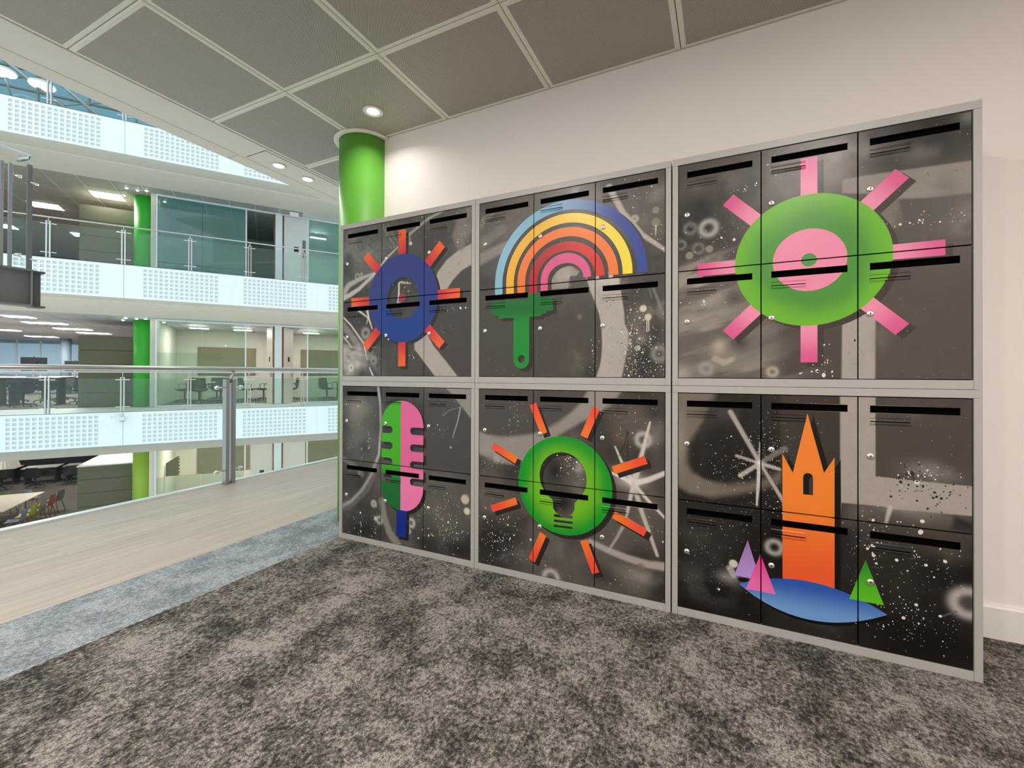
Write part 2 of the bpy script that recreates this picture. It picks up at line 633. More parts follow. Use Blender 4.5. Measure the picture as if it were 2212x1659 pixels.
# the near side of the atrium above and below the camera's storey
for k, (za, zb_) in enumerate(((3.05, 4.0), (7.0, 7.95))):
    struct(MB().box(-3.70, -3.665, YB, 9.0, za, zb_).build('trim_8', M['base_white']), 'near side cladding of an upper storey')
    struct(MB().box(-3.6, XR, YB, 9.0, zb_ + 2.75, zb_ + 2.9).build('ceiling', M['soffit']), 'ceiling of an upper storey on the near side')
    struct(MB().box(-.6, -.5, YB, 9.0, zb_, zb_ + 2.75).build('wall_right', M['wall']), 'rear wall of an upper storey on the near side')
struct(MB().box(EDGE_X - .1, EDGE_X - .076, YB, 9.0, -.9, .0).build('trim_9', M['base_white']), 'near side cladding under the floor edge')
struct(MB().box(-2.2, -2.1, YB, 9.0, -3.98, -.5).build('wall_right', M['wall']), 'rear wall of the lowest storey on the near side')


def downlight(loc, r, label, power, spread=2.4, ring=.018, group=None):
    t = thing('downlight', label, 'downlight', loc, group=group)
    x, y, z = loc
    R = r + ring
    MB().lathe([(r, z - .001), (R, z - .001), (R, z - .005), (R - .004, z - .008), (r + .002, z - .006), (r, z - .001)], (x, y, 0), 32).build(
        'trim_ring', M['white_plastic'], t, org=loc, smooth=True)
    MB().lathe([(r, z - .0025), (r * .7, z - .003), (0, z - .003)], (x, y, 0), 32).build('lamp_lens', M['lamp'], t, org=loc, smooth=True)
    area_lamp('downlight_beam', (x, y, z - .0045), r * 1.7, power, (1, .93, .86), shape='DISK', spread=spread)
    return t


downlight((-2.125, 2.236, CEIL), .040, 'round white downlight in the perforated ceiling beside the green column', DOWNLIGHT_W * .11, 2.5, .026)
downlight((-3.405, 2.477, CEIL - .002), .040, 'small recessed downlight in the plaster margin, nearer of two', DOWNLIGHT_W * .14, 2.5)
downlight((-3.408, 2.765, CEIL - .002), .040, 'small recessed downlight in the plaster margin, nearer the green column', DOWNLIGHT_W * .14, 2.5)
for x, y in ((.62, .15), (-1.3, .15), (2.6, -.4), (.62, -1.7), (-1.3, -1.7), (2.4, -1.7), (-2.6, -1.0)):
    d = bpy.data.objects
    area_lamp('room_downlight_beam', (x, y, CEIL - .012), .10, DOWNLIGHT_W * 1.5, (1, .925, .87), shape='DISK')

# green column by the lockers
cc = (-2.486, 2.535)
c0 = thing('column', 'bright lime green round column behind the left end of the lockers', 'column', (cc[0], cc[1], 0))
MB().lathe([(.188, 0), (.188, CEIL)], (cc[0], cc[1], 0), 64).build('shaft', M['green_near'], c0, org=(cc[0], cc[1], 0), smooth=True)
MB().lathe([(.19, CEIL - .014), (.222, CEIL - .014), (.226, CEIL - .008), (.226, CEIL - .001), (.19, CEIL - .001), (.19, CEIL - .014)], (cc[0], cc[1], 0), 64).build(
    'ceiling_collar', M['tile_rim'], c0, org=(cc[0], cc[1], CEIL), smooth=True)

# near balustrade along the atrium edge
BX = -4.42
bal = thing('glass_balustrade', 'near stainless steel and glass balustrade along the pale wood floor edge', 'balustrade', (BX, 2.7, 0))
MB().tube([(BX, YB, 1.13), (BX, 9.0, 1.145)], .022, 20).build('handrail', M['steel'], bal, org=(BX, 2.7, 1.13), smooth=True)
POSTS = [-2.78, -.95, .87, 2.694, 4.52, 6.34, 8.16]
for y in POSTS:
    for dy in (-.031, .031):
        MB().box(BX - .03, BX + .03, y + dy - .017, y + dy + .017, .0, 1.035).build('post_plate', M['steel_dark'], bal, org=(BX, y + dy, 0), bevel=.002)
    MB().tube([(BX, y + .012, 1.0), (BX, y + .016, 1.05), (BX, y + .035, 1.09), (BX, y + .045, 1.118)], .013, 10).build(
        'rail_bracket', M['steel_dark'], bal, org=(BX, y, 1.03), smooth=True)
    for z in (.955, .135):
        for s in (-1, 1):
            q = MB().tube([(BX, y + s * .048, z), (BX, y + s * .10, z)], .006, 8)
            q.tube([(BX, y + s * .096, z), (BX, y + s * .104, z), (BX, y + s * .128, z), (BX, y + s * .140, z)], [.010, .019, .019, .008], 12)
            q.build('glass_clamp', M['chrome'], bal, org=(BX, y, z), smooth=True)
for a, b_ in zip(POSTS[:-1], POSTS[1:]):
    MB().box(BX - .006, BX + .006, a + .065, b_ - .065, .04, 1.035).build('glass_pane', M['glass'], bal, org=(BX, a, 0))

# ------------------------------------------------------------------ painting on the lockers
rs = np.random.RandomState(7)
TBL = rs.rand(257, 257)


def vnoise(x, y, seed=0):
    x = x + seed * 17.3
    y = y + seed * 9.7
    xi, yi = np.floor(x).astype(int), np.floor(y).astype(int)
    fx, fy = x - xi, y - yi
    fx, fy = fx * fx * (3 - 2 * fx), fy * fy * (3 - 2 * fy)
    g = lambda a, b_: TBL[a % 257, b_ % 257]
    return (g(xi, yi) * (1 - fx) + g(xi + 1, yi) * fx) * (1 - fy) + (g(xi, yi + 1) * (1 - fx) + g(xi + 1, yi + 1) * fx) * fy


def fbm(x, y, seed=0, octv=5, gain=.5):
    s, a, t = 0, 1.0, 0
    for k in range(octv):
        s = s + vnoise(x * 2 ** k, y * 2 ** k, seed + k) * a
        t += a
        a *= gain
    return s / t


def seg_dist(P, a, b_):
    a, b_ = np.array(a, float), np.array(b_, float)
    d = b_ - a
    t = np.clip(((P - a) @ d) / max(1e-12, d @ d), 0, 1)
    return np.linalg.norm(P - a - t[:, None] * d, axis=1), t


def in_poly(P, poly):
    x, y = P[:, 0], P[:, 1]
    r = np.zeros(len(P), bool)
    n = len(poly)
    j = n - 1
    for i in range(n):
        xi, yi = poly[i]
        xj, yj_ = poly[j]
        if yi != yj_:
            r ^= ((yi > y) != (yj_ > y)) & (x < (xj - xi) * (y - yi) / (yj_ - yi) + xi)
        j = i
    return r


def sd_poly(P, poly):
    d = np.full(len(P), 1e9)
    for i in range(len(poly)):
        d = np.minimum(d, seg_dist(P, poly[i], poly[(i + 1) % len(poly)])[0])
    return np.where(in_poly(P, poly), -d, d)


def sm(e0, e1, x):
    t = np.clip((x - e0) / (e1 - e0), 0, 1)
    return t * t * (3 - 2 * t)


KP = .84


def C(r, g, b_, k=1.0):
    return np.array(S(r, g, b_, KP * k))


def lay(col, a, c):
    a = np.clip(a, 0, 1)[:, None]
    return col * (1 - a) + c * a


LIGHT, WHITE, FLAT, DARK, BLACK = C(172, 164, 156), C(222, 216, 206), C(72, 66, 61), C(50, 46, 43), C(22, 20, 19)


def apply_ops(P, col, ops):
    for op in ops:
        k = op[0]
        if k == 'poly':
            _, poly, c, soft, a = op
            w = soft * (.6 + .8 * vnoise(P[:, 0] * 14, P[:, 1] * 14, 3)) if soft > .01 else soft
            col = lay(col, (1 - sm(-w, w, sd_poly(P, poly))) * a, c)
        elif k == 'blob':
            _, q, r, c, a = op
            rx, ry = r if isinstance(r, tuple) else (r, r)
            d = ((P[:, 0] - q[0]) / rx) ** 2 + ((P[:, 1] - q[1]) / ry) ** 2
            col = lay(col, np.exp(-d * 1.4) * a, c)
        elif k == 'mist':
            _, q, r, c, a, sc = op
            rx, ry = r if isinstance(r, tuple) else (r, r)
            d = ((P[:, 0] - q[0]) / rx) ** 2 + ((P[:, 1] - q[1]) / ry) ** 2
            col = lay(col, np.exp(-d * 1.2) * a * sm(.3, .75, fbm(P[:, 0] * sc, P[:, 1] * sc, 11)), c)
        elif k == 'line':
            _, pts, w0, w1, c, a = op
            L = sum(math.dist(pts[i], pts[i + 1]) for i in range(len(pts) - 1))
            run, best = 0, np.zeros(len(P))
            for i in range(len(pts) - 1):
                d, t = seg_dist(P, pts[i], pts[i + 1])
                l = math.dist(pts[i], pts[i + 1])
                s = (run + t * l) / L
                w = w0 + (w1 - w0) * s
                best = np.maximum(best, 1 - sm(w * .45, w * 1.25, d))
                run += l
            col = lay(col, best * a, c)
        elif k == 'ring':
            _, q, r, w, c, a = op
            d = np.hypot(P[:, 0] - q[0], P[:, 1] - q[1])
            col = lay(col, np.exp(-((d - r) / w) ** 2) * a, c)
        elif k == 'disc':
            _, q, r, c, a = op
            d = np.hypot(P[:, 0] - q[0], P[:, 1] - q[1])
            col = lay(col, (1 - sm(r * .75, r * 1.15, d)) * a, c)
        elif k == 'streak':
            _, q, r, ang, c, a, fr = op
            rx, ry = r
            ca, sa = math.cos(ang), math.sin(ang)
            X, Y = P[:, 0] - q[0], P[:, 1] - q[1]
            s, t = X * ca + Y * sa, -X * sa + Y * ca
            n = fbm(s * fr * .18, t * fr, 5, 4)
            col = lay(col, np.exp(-((X / rx) ** 2 + (Y / ry) ** 2)) * a * sm(.35, .7, n), c)
    return col


BG = {
 'U1': dict(base=(C(58, 56, 52), C(92, 89, 83), 3.0), ops=[
    ('mist', (.12, 1.95), (.25, .14), C(130, 127, 120), .7, 9), ('mist', (.25, 1.85), (.16, .12), C(150, 146, 138), .55, 14),
    ('mist', (.15, 1.72), (.2, .08), C(110, 108, 102), .5, 12),
    ('poly', [(.60, 1.60), (1.05, 1.60), (1.05, 1.05), (.42, 1.05), (.42, 1.25)], FLAT, .012, 1),
    ('poly', [(.86, 1.59), (.90, 1.645), (.96, 1.695), (1.03, 1.73), (1.03, 1.5), (.8, 1.5)], FLAT, .003, 1),
    ('poly', [(.74, 1.55), (.79, 1.703), (.854, 1.768), (.93, 1.812), (1.03, 1.845), (1.03, 1.725), (.959, 1.697), (.897, 1.646), (.855, 1.596), (.84, 1.55)], LIGHT, .003, 1),
    ('poly', [(.619, 1.32), (.619, 1.248), (.69, 1.171), (.775, 1.08), (.934, 1.08), (.852, 1.17), (.757, 1.268), (.716, 1.333)], LIGHT, .003, 1),
    ('mist', (.97, 1.93), (.09, .12), C(140, 136, 128), .7, 10), ('line', [(1.02, 2.03), (.95, 1.99), (.92, 1.90), (.95, 1.84)], .028, .035, C(128, 124, 116), .7),
    ('line', [(.022, 1.63), (.072, 1.685), (.19, 1.722), (.31, 1.745)], .026, .008, C(185, 180, 172), .8),
    ('line', [(.022, 1.60), (.083, 1.618), (.164, 1.652), (.278, 1.724), (.40, 1.83), (.495, 1.895)], .020, .004, C(200, 196, 188), .85),
    ('line', [(.37, 2.03), (.43, 1.94), (.49, 1.87)], .014, .006, C(130, 127, 118), .6), ('line', [(.41, 2.03), (.46, 1.95), (.50, 1.9)], .012, .005, C(130, 127, 118), .5),
    ('line', [(.575, 1.955), (.717, 2.030), (.84, 2.065)], .011, .009, C(165, 160, 152), .85), ('line', [(.575, 1.955), (.575, 1.90)], .012, .016, C(150, 146, 138), .7),
    ('line', [(.155, 1.515), (.239, 1.462)], .008, .005, WHITE, .9), ('line', [(.235, 1.515), (.252, 1.45), (.280, 1.385)], .010, .004, WHITE, .95), ('line', [(.245, 1.46), (.232, 1.420)], .006, .003, WHITE, .8),
    ('line', [(.022, 1.476), (.09, 1.422), (.208, 1.294), (.238, 1.19)], .006, .006, WHITE, .9), ('line', [(.022, 1.348), (.102, 1.273)], .005, .004, WHITE, .8),
    ('line', [(.022, 1.42), (.09, 1.36), (.17, 1.27)], .03, .02, C(150, 146, 138), .6),
    ('mist', (.10, 1.20), (.15, .10), C(205, 198, 188), .95, 7), ('streak', (.08, 1.22), (.16, .09), -.2, C(190, 182, 172), .8, 60), ('mist', (.05, 1.11), (.12, .06), C(190, 184, 174), .9, 9),
    ('mist', (.25, 1.16), (.10, .10), C(150, 146, 138), .8, 14), ('blob', (.20, 1.10), (.05, .03), DARK, .8),
    ('line', [(.258, 1.135), (.290, 1.08)], .005, .007, WHITE, .9), ('ring', (.224, 1.361), .026, .013, C(160, 156, 148), .75), ('ring', (.097, 1.136), .018, .008, WHITE, .8), ('blob', (.15, 1.16), .03, C(205, 200, 190), .6),
    ('ring', (.150, 1.737), .016, .006, C(170, 164, 150), .9), ('disc', (.185, 1.748), .012, C(170, 164, 150), .8), ('ring', (.292, 1.18), .02, .01, C(160, 156, 148), .6),
    ('disc', (.588, 1.898), .011, WHITE, .9), ('mist', (.55, 1.70), (.12, .12), C(80, 77, 70), .6, 10),
    ('line', [(.498, 1.668), (.496, 1.60), (.487, 1.53)], .007, .005, WHITE, .95), ('line', [(.497, 1.63), (.505, 1.56), (.503, 1.52)], .004, .003, WHITE, .9), ('line', [(.50, 1.67), (.54, 1.66), (.59, 1.652)], .010, .003, C(190, 184, 174), .8),
 ]),
 'U2': dict(base=(C(60, 57, 53), C(96, 91, 86), 3.2), ops=[
    ('poly', [(1.05, 1.66), (1.20, 1.62), (1.20, 1.05), (1.05, 1.05)], FLAT, .05, 1),
    ('poly', [(1.18, 1.56), (1.35, 1.60), (1.69, 1.565), (1.716, 1.518), (1.744, 1.449), (1.763, 1.391), (1.773, 1.336), (1.777, 1.258), (1.774, 1.186), (1.766, 1.141), (1.748, 1.08), (1.05, 1.08), (1.05, 1.56)], C(76, 72, 66), .003, 1),
    ('poly', [(1.690, 1.60), (1.716, 1.518), (1.744, 1.449), (1.763, 1.391), (1.773, 1.336), (1.777, 1.258), (1.774, 1.186), (1.766, 1.141), (1.745, 1.08), (1.872, 1.08), (1.888, 1.155), (1.902, 1.234), (1.905, 1.301), (1.887, 1.343), (1.884, 1.402), (1.875, 1.46), (1.86, 1.56), (1.84, 1.60)], C(176, 169, 162), .0035, 1),
    ('mist', (1.80, 1.55), (.09, .05), C(205, 198, 190), .8, 12), ('mist', (1.68, 1.17), (.08, .10), C(110, 106, 98), .7, 14), ('blob', (1.71, 1.11), (.035, .05), C(48, 45, 42), .8),
    ('blob', (1.66, 1.39), (.012, .016), C(130, 126, 120), .8), ('mist', (1.62, 1.47), (.10, .05), C(100, 96, 90), .6, 12), ('mist', (1.60, 1.16), (.1, .08), C(92, 80, 76), .5, 10),
    ('mist', (1.93, 1.30), (.06, .10), C(170, 164, 158), .75, 10), ('blob', (1.99, 1.16), (.09, .10), C(38, 38, 36), .85), ('blob', (2.03, 1.30), (.05, .08), C(44, 44, 42), .8), ('blob', (2.04, 1.46), (.05, .05), C(60, 58, 55), .7),
    ('ring', (2.049, 1.195), .028, .014, C(140, 138, 132), .75), ('disc', (1.948, 1.224), .014, C(180, 180, 172), .75), ('blob', (1.965, 1.27), (.03, .03), C(140, 136, 132), .6), ('ring', (2.08, 1.40), .035, .014, C(120, 118, 114), .6),
    ('disc', (1.974, 1.412), .0165, C(214, 208, 188), .95), ('disc', (2.008, 1.392), .020, C(120, 112, 96), .7), ('disc', (1.996, 1.370), .0165, C(210, 202, 178), .95),
    ('line', [(1.993, 1.355), (1.992, 1.302)], .0028, .0022, C(214, 208, 188), .95), ('line', [(1.999, 1.355), (1.999, 1.304)], .0028, .0022, C(214, 208, 188), .95),
    ('line', [(2.012, 1.53), (2.047, 1.43), (2.06, 1.39)], .005, .010, C(130, 126, 120), .7), ('line', [(2.0, 1.52), (2.012, 1.46)], .004, .003, C(120, 116, 110), .6),
    ('line', [(1.81, 2.02), (1.877, 1.886), (1.967, 1.767), (2.09, 1.665)], .018, .010, C(190, 182, 172), .85), ('mist', (2.06, 1.64), (.06, .05), C(120, 116, 110), .7, 10),
    ('mist', (1.78, 1.99), (.07, .05), C(120, 115, 108), .6, 12), ('disc', (1.934, 1.846), .022, C(150, 145, 132), .7), ('ring', (1.934, 1.846), .012, .006, C(190, 186, 170), .6), ('disc', (2.031, 1.872), .017, C(150, 148, 134), .7), ('disc', (2.031, 1.815), .021, C(140, 136, 118), .8), ('line', [(2.031, 1.80), (2.031, 1.75)], .004, .002, C(200, 194, 178), .9),
    ('blob', (1.98, 1.84), (.02, .03), C(110, 108, 100), .6), ('mist', (2.04, 1.95), (.06, .05), C(140, 136, 130), .8, 10),
    ('line', [(1.05, 1.82), (1.12, 1.85), (1.22, 1.895)], .045, .03, C(118, 113, 105), .7), ('line', [(1.05, 1.74), (1.12, 1.76), (1.24, 1.80)], .04, .03, C(140, 135, 126), .75), ('line', [(1.05, 1.90), (1.10, 1.96), (1.16, 2.0)], .022, .02, C(120, 118, 106), .7),
    ('blob', (1.12, 1.62), (.09, .05), C(46, 43, 40), .6), ('mist', (1.31, 1.97), (.05, .05), C(120, 116, 108), .7, 12), ('mist', (1.63, 2.03), (.06, .04), C(170, 164, 156), .7, 9),
    ('poly', [(1.52, 1.66), (1.60, 1.665), (1.66, 1.62), (1.64, 1.592), (1.60, 1.54), (1.50, 1.54)], C(150, 144, 136), .006, .9), ('mist', (1.57, 1.6), (.06, .05), C(200, 196, 188), .8, 12), ('poly', [(1.61, 1.60), (1.69, 1.60), (1.69, 1.53), (1.60, 1.53)], C(84, 80, 74), .004, 1),
 ]),
 'U3': dict(base=(C(44, 40, 37), C(84, 78, 72), 3.0), ops=[
    ('mist', (2.30, 1.95), (.12, .08), C(120, 118, 112), .7, 10), ('mist', (2.55, 1.92), (.10, .10), C(120, 114, 106), .8, 9), ('mist', (2.75, 1.98), (.12, .08), C(170, 162, 154), .6, 8), ('blob', (2.72, 1.90), (.08, .07), C(130, 122, 114), .6),
    ('blob', (2.22, 1.86), (.08, .07), C(34, 34, 32), .8), ('mist', (3.02, 1.96), (.12, .06), C(130, 126, 120), .7, 9), ('blob', (3.12, 2.04), (.03, .03), C(120, 124, 116), .8), ('blob', (2.86, 1.95), (.05, .03), C(64, 58, 52), .5),
    ('poly', [(2.745, 1.826), (2.745, 1.879), (2.80, 1.882), (3.15, 1.876), (3.15, 1.757), (3.0, 1.762), (2.90, 1.775), (2.87, 1.80)], C(146, 139, 131), .005, .9),
    ('mist', (3.05, 1.79), (.08, .05), C(110, 104, 98), .7, 10), ('poly', [(2.85, 1.76), (2.92, 1.77), (2.942, 1.66), (2.86, 1.66)], C(120, 113, 104), .006, .9),
    ('poly', [(2.93, 1.755), (3.15, 1.755), (3.15, 1.6), (2.90, 1.6)], C(86, 80, 75), .03, .9), ('mist', (3.1, 1.66), (.05, .1), C(130, 124, 118), .7, 9),
    ('poly', [(2.849, 1.60), (3.15, 1.60), (3.15, 1.07), (2.849, 1.07)], C(84, 76, 71), .003, 1), ('poly', [(2.745, 1.36), (2.851, 1.33), (2.849, 1.07), (2.742, 1.07)], C(168, 161, 154), .003, 1),
    ('poly', [(2.529, 1.32), (2.745, 1.32), (2.742, 1.07), (2.529, 1.07)], C(76, 68, 64), .003, 1), ('mist', (2.87, 1.25), (.03, .08), C(110, 104, 98), .6, 10),
    ('poly', [(2.10, 1.60), (2.30, 1.60), (2.42, 1.45), (2.53, 1.30), (2.53, 1.07), (2.10, 1.07)], C(104, 97, 90), .04, .95),
    ('streak', (2.22, 1.50), (.16, .14), .32, C(170, 162, 152), .85, 34), ('streak', (2.25, 1.30), (.2, .16), .30, C(160, 152, 142), .8, 30), ('streak', (2.42, 1.12), (.16, .08), .35, C(150, 142, 132), .8, 26), ('blob', (2.14, 1.10), (.06, .05), C(175, 168, 160), .7),
    ('blob', (2.36, 1.44), (.05, .05), C(52, 47, 43), .7), ('blob', (2.38, 1.24), (.06, .05), C(46, 41, 37), .8), ('blob', (2.30, 1.10), (.03, .02), C(80, 72, 66), .6),
    ('blob', (2.30, 1.225), (.03, .035), C(176, 168, 152), .85), ('line', [(2.285, 1.17), (2.32, 1.15), (2.35, 1.165)], .016, .014, C(170, 162, 146), .8), ('ring', (2.248, 1.125), .022, .011, C(160, 155, 150), .7), ('ring', (2.504, 1.111), .016, .009, C(176, 168, 148), .85),
    ('ring', (2.181, 1.763), .022, .010, C(120, 118, 114), .75), ('ring', (2.258, 1.755), .031, .012, C(176, 172, 166), .85), ('ring', (2.142, 1.693), .018, .007, C(130, 127, 122), .7), ('ring', (2.216, 1.668), .020, .008, C(126, 122, 116), .7),
    ('disc', (2.261, 1.661), .0165, C(150, 145, 128), .85), ('disc', (2.178, 1.641), .0175, C(150, 145, 130), .8), ('mist', (2.27, 1.61), (.08, .03), C(150, 143, 134), .8, 10), ('blob', (2.45, 1.80), (.02, .02), C(50, 46, 42), .5),
 ]),
 'L1': dict(base=(C(48, 46, 44), C(88, 85, 80), 3.2), ops=[
    ('mist', (.16, .85), (.10, .13), C(150, 144, 130), .7, 7), ('blob', (.16, .80), (.06, .08), C(120, 114, 100), .5), ('mist', (.20, .65), (.14, .08), C(110, 108, 104), .7, 9), ('blob', (.10, .96), (.12, .04), C(34, 34, 32), .6),
    ('blob', (.23, .62), (.06, .07), C(48, 46, 44), .6), ('line', [(.33, 1.02), (.352, .90), (.357, .75), (.34, .58), (.28, .45), (.20, .34), (.10, .25), (.0, .20)], .010, .012, C(196, 192, 186), .7), ('line', [(.31, .50), (.24, .36), (.12, .25), (.02, .2)], .035, .03, C(120, 118, 114), .5),
    ('line', [(.02, .53), (.12, .50), (.20, .44)], .02, .02, C(130, 128, 124), .5), ('blob', (.20, .09), (.16, .07), C(24, 26, 25), .85), ('blob', (.09, .36), (.06, .05), C(60, 58, 54), .6),
    ('ring', (.300, .263), .016, .009, C(190, 184, 176), .8), ('disc', (.30, .263), .012, C(160, 154, 144), .6), ('disc', (.316, .170), .015, C(210, 206, 196), .85), ('ring', (.348, .165), .020, .010, C(186, 180, 172), .75),
    ('ring', (.60, .185), .022, .010, C(196, 192, 184), .85), ('disc', (.585, .13), .016, C(190, 186, 178), .7), ('line', [(.366, .29), (.386, .194), (.43, .10), (.49, .04)], .026, .03, C(150, 146, 136), .75),
    ('poly', [(.694, .99), (1.04, .99), (1.04, .52), (.694, .52)], C(74, 69, 66), .02, 1), ('poly', [(.84, 1.02), (.885, .985), (.95, .92), (1.03, .835), (1.03, 1.02)], C(150, 145, 138), .006, .9), ('mist', (.92, .97), (.06, .04), C(130, 126, 120), .6, 9),
    ('line', [(.952, .906), (.935, .83), (.90, .73)], .0035, .0025, C(190, 184, 176), .85), ('line', [(.83, .855), (.88, .885), (.945, .905)], .005, .002, C(140, 136, 130), .6), ('disc', (.886, .668), .006, C(190, 186, 178), .8),
    ('mist', (.82, .28), (.16, .10), C(110, 104, 92), .7, 8), ('blob', (.95, .08), (.14, .06), C(30, 30, 29), .8), ('disc', (.985, .378), .028, C(205, 196, 172), .9), ('blob', (1.0, .40), .012, C(150, 142, 124), .7), ('disc', (.998, .312), .021, C(214, 206, 182), .95), ('mist', (.86, .47), (.12, .05), C(120, 116, 110), .6, 9),
 ]),
 'L2': dict(base=(C(52, 48, 45), C(92, 86, 80), 3.2), ops=[
    ('poly', [(1.05, 1.03), (1.71, 1.03), (1.67, .955), (1.62, .905), (1.56, .857), (1.48, .807), (1.40, .778), (1.31, .762), (1.22, .753), (1.129, .758), (1.05, .785)], C(78, 73, 70), .0035, 1),
    ('poly', [(1.05, .783), (1.129, .758), (1.22, .753), (1.31, .762), (1.40, .778), (1.48, .807), (1.56, .857), (1.62, .905), (1.67, .955), (1.71, 1.03), (1.88, 1.03), (1.84, .97), (1.77, .91), (1.66, .85), (1.5, .75), (1.40, .66), (1.32, .61), (1.18, .61), (1.05, .66)], C(148, 142, 135), .012, .95),
    ('mist', (1.15, .66), (.12, .06), C(150, 144, 138), .7, 9), ('blob', (1.14, .62), (.08, .03), C(60, 56, 52), .5), ('mist', (1.2, .63), (.06, .03), C(180, 175, 168), .6, 20),
    ('blob', (1.19, .16), (.15, .08), C(30, 29, 28), .85), ('mist', (1.30, .11), (.12, .06), C(110, 106, 100), .7, 10), ('blob', (1.12, .38), (.06, .08), C(50, 46, 43), .6), ('poly', [(1.07, .43), (1.10, .46), (1.18, .41), (1.16, .33), (1.10, .33)], C(110, 104, 96), .02, .6),
    ('mist', (1.90, .90), (.1, .1), C(96, 84, 72), .6, 9), ('blob', (1.86, .80), (.04, .05), C(100, 88, 76), .6), ('blob', (2.02, .92), (.05, .05), C(44, 44, 42), .7), ('mist', (2.03, .80), (.05, .08), C(130, 124, 118), .7, 9), ('ring', (1.975, .787), .030, .012, C(190, 186, 180), .75),
    ('mist', (1.99, .48), (.08, .12), C(110, 98, 84), .7, 9), ('blob', (1.91, .59), (.08, .05), C(190, 182, 176), .8), ('blob', (1.93, .58), .022, C(240, 234, 228), .95),
    ('line', [(1.93, .575), (1.96, .68), (2.006, .872)], .018, .005, C(206, 198, 190), .95), ('line', [(1.93, .575), (1.88, .66), (1.842, .745)], .012, .004, C(214, 208, 200), .9), ('line', [(1.93, .575), (2.0, .60), (2.085, .645)], .016, .012, C(220, 214, 208), .9),
    ('line', [(1.93, .575), (1.88, .595), (1.828, .615)], .014, .006, C(226, 220, 214), .9), ('line', [(1.93, .575), (1.905, .45), (1.888, .375)], .012, .006, C(206, 198, 190), .85), ('line', [(1.888, .375), (1.85, .30), (1.815, .24)], .010, .006, C(170, 164, 158), .8),
    ('line', [(1.93, .575), (2.0, .50), (2.085, .42)], .010, .006, C(220, 214, 206), .85), ('line', [(1.93, .575), (1.97, .44), (2.0, .36), (2.04, .25)], .014, .008, C(200, 192, 184), .8),
    ('line', [(1.72, .26), (1.80, .235), (1.90, .212), (2.0, .20), (2.085, .205)], .016, .022, C(176, 168, 160), .85), ('mist', (1.98, .13), (.12, .06), C(150, 144, 136), .7, 9), ('mist', (1.60, .20), (.12, .06), C(120, 114, 106), .8, 9), ('blob', (1.78, .10), (.1, .05), C(40, 36, 34), .6),
    ('ring', (1.51, .035), .038, .013, C(190, 184, 176), .8), ('disc', (1.966, .182), .020, C(120, 108, 92), .7), ('mist', (1.66, .56), (.04, .10), C(120, 118, 112), .7, 12), ('blob', (1.53, .60), (.06, .08), C(26, 24, 23), .9), ('blob', (1.58, .44), (.06, .06), C(28, 26, 25), .9), ('blob', (1.66, .62), (.025, .03), C(180, 178, 172), .6),
    ('line', [(1.90, .83), (1.89, .76), (1.86, .70)], .003, .002, BLACK, .8), ('line', [(1.905, .82), (1.90, .74), (1.905, .68)], .003, .002, BLACK, .7),
 ]),
 'L3': dict(base=(C(30, 27, 25), C(56, 50, 45), 3.0), ops=[
    ('poly', [(2.10, 1.03), (2.29, 1.03), (2.24, .90), (2.17, .78), (2.165, .70), (2.19, .655), (2.25, .625), (2.33, .615), (2.42, .635), (2.50, .665), (2.54, .70), (2.54, .655), (2.46, .61), (2.36, .575), (2.27, .552), (2.18, .56), (2.10, .60)], C(124, 116, 104), .018, .85),
    ('blob', (2.14, .80), (.03, .12), C(150, 142, 130), .6), ('mist', (2.21, .83), (.05, .07), C(110, 104, 94), .7, 8), ('blob', (2.38, .72), (.13, .10), C(16, 15, 14), .9), ('blob', (2.25, .92), (.06, .05), C(60, 58, 54), .5), ('mist', (2.35, .93), (.1, .05), C(80, 76, 70), .6, 9),
    ('poly', [(2.535, 1.03), (2.738, 1.03), (2.738, .56), (2.535, .62)], C(62, 56, 50), .004, .75), ('poly', [(2.745, .70), (3.15, .70), (3.15, .5), (2.745, .5)], C(90, 83, 76), .05, .8),
    ('poly', [(2.738, 1.03), (2.851, 1.03), (2.851, .706), (2.96, .702), (3.05, .700), (3.15, .698), (3.15, .592), (3.0, .588), (2.90, .586), (2.875, .592), (2.739, .589)], C(164, 157, 149), .003, 1),
    ('poly', [(2.851, 1.03), (3.15, 1.03), (3.15, .70), (2.851, .706)], C(74, 67, 62), .003, 1), ('mist', (3.01, .73), (.08, .045), C(150, 143, 136), .85, 8), ('mist', (2.94, .60), (.09, .03), C(170, 162, 154), .8, 9), ('mist', (2.83, .56), (.06, .03), C(110, 104, 98), .7, 10), ('mist', (2.99, .57), (.07, .03), C(120, 114, 106), .7, 9),
    ('poly', [(3.08, .585), (3.14, .56), (3.14, .52), (3.07, .535)], C(30, 32, 30), .01, .9), ('blob', (2.97, .95), (.02, .03), C(100, 94, 88), .5),
    ('line', [(2.895, .59), (2.882, .53)], .009, .006, C(196, 190, 180), .8), ('poly', [(2.79, .53), (3.14, .53), (3.14, .43), (2.79, .43)], C(66, 60, 55), .05, .7),
    ('mist', (2.20, .30), (.1, .1), C(84, 80, 74), .8, 8), ('mist', (2.27, .16), (.12, .07), C(110, 104, 98), .7, 9), ('blob', (2.34, .21), (.05, .03), C(150, 144, 138), .7), ('mist', (2.75, .10), (.12, .03), C(90, 86, 80), .7, 10), ('blob', (3.0, .10), (.2, .08), C(14, 12, 12), .9), ('mist', (3.05, .45), (.06, .05), C(84, 78, 70), .6, 8),
    ('line', [(2.458, .723), (2.346, .935)], .009, .011, C(176, 168, 162), .9), ('line', [(2.458, .723), (2.55, .56)], .007, .008, C(180, 172, 166), .9), ('line', [(2.458, .723), (2.447, .54)], .010, .004, C(206, 200, 194), .95), ('line', [(2.455, .723), (2.459, .81)], .006, .003, C(170, 164, 158), .8),
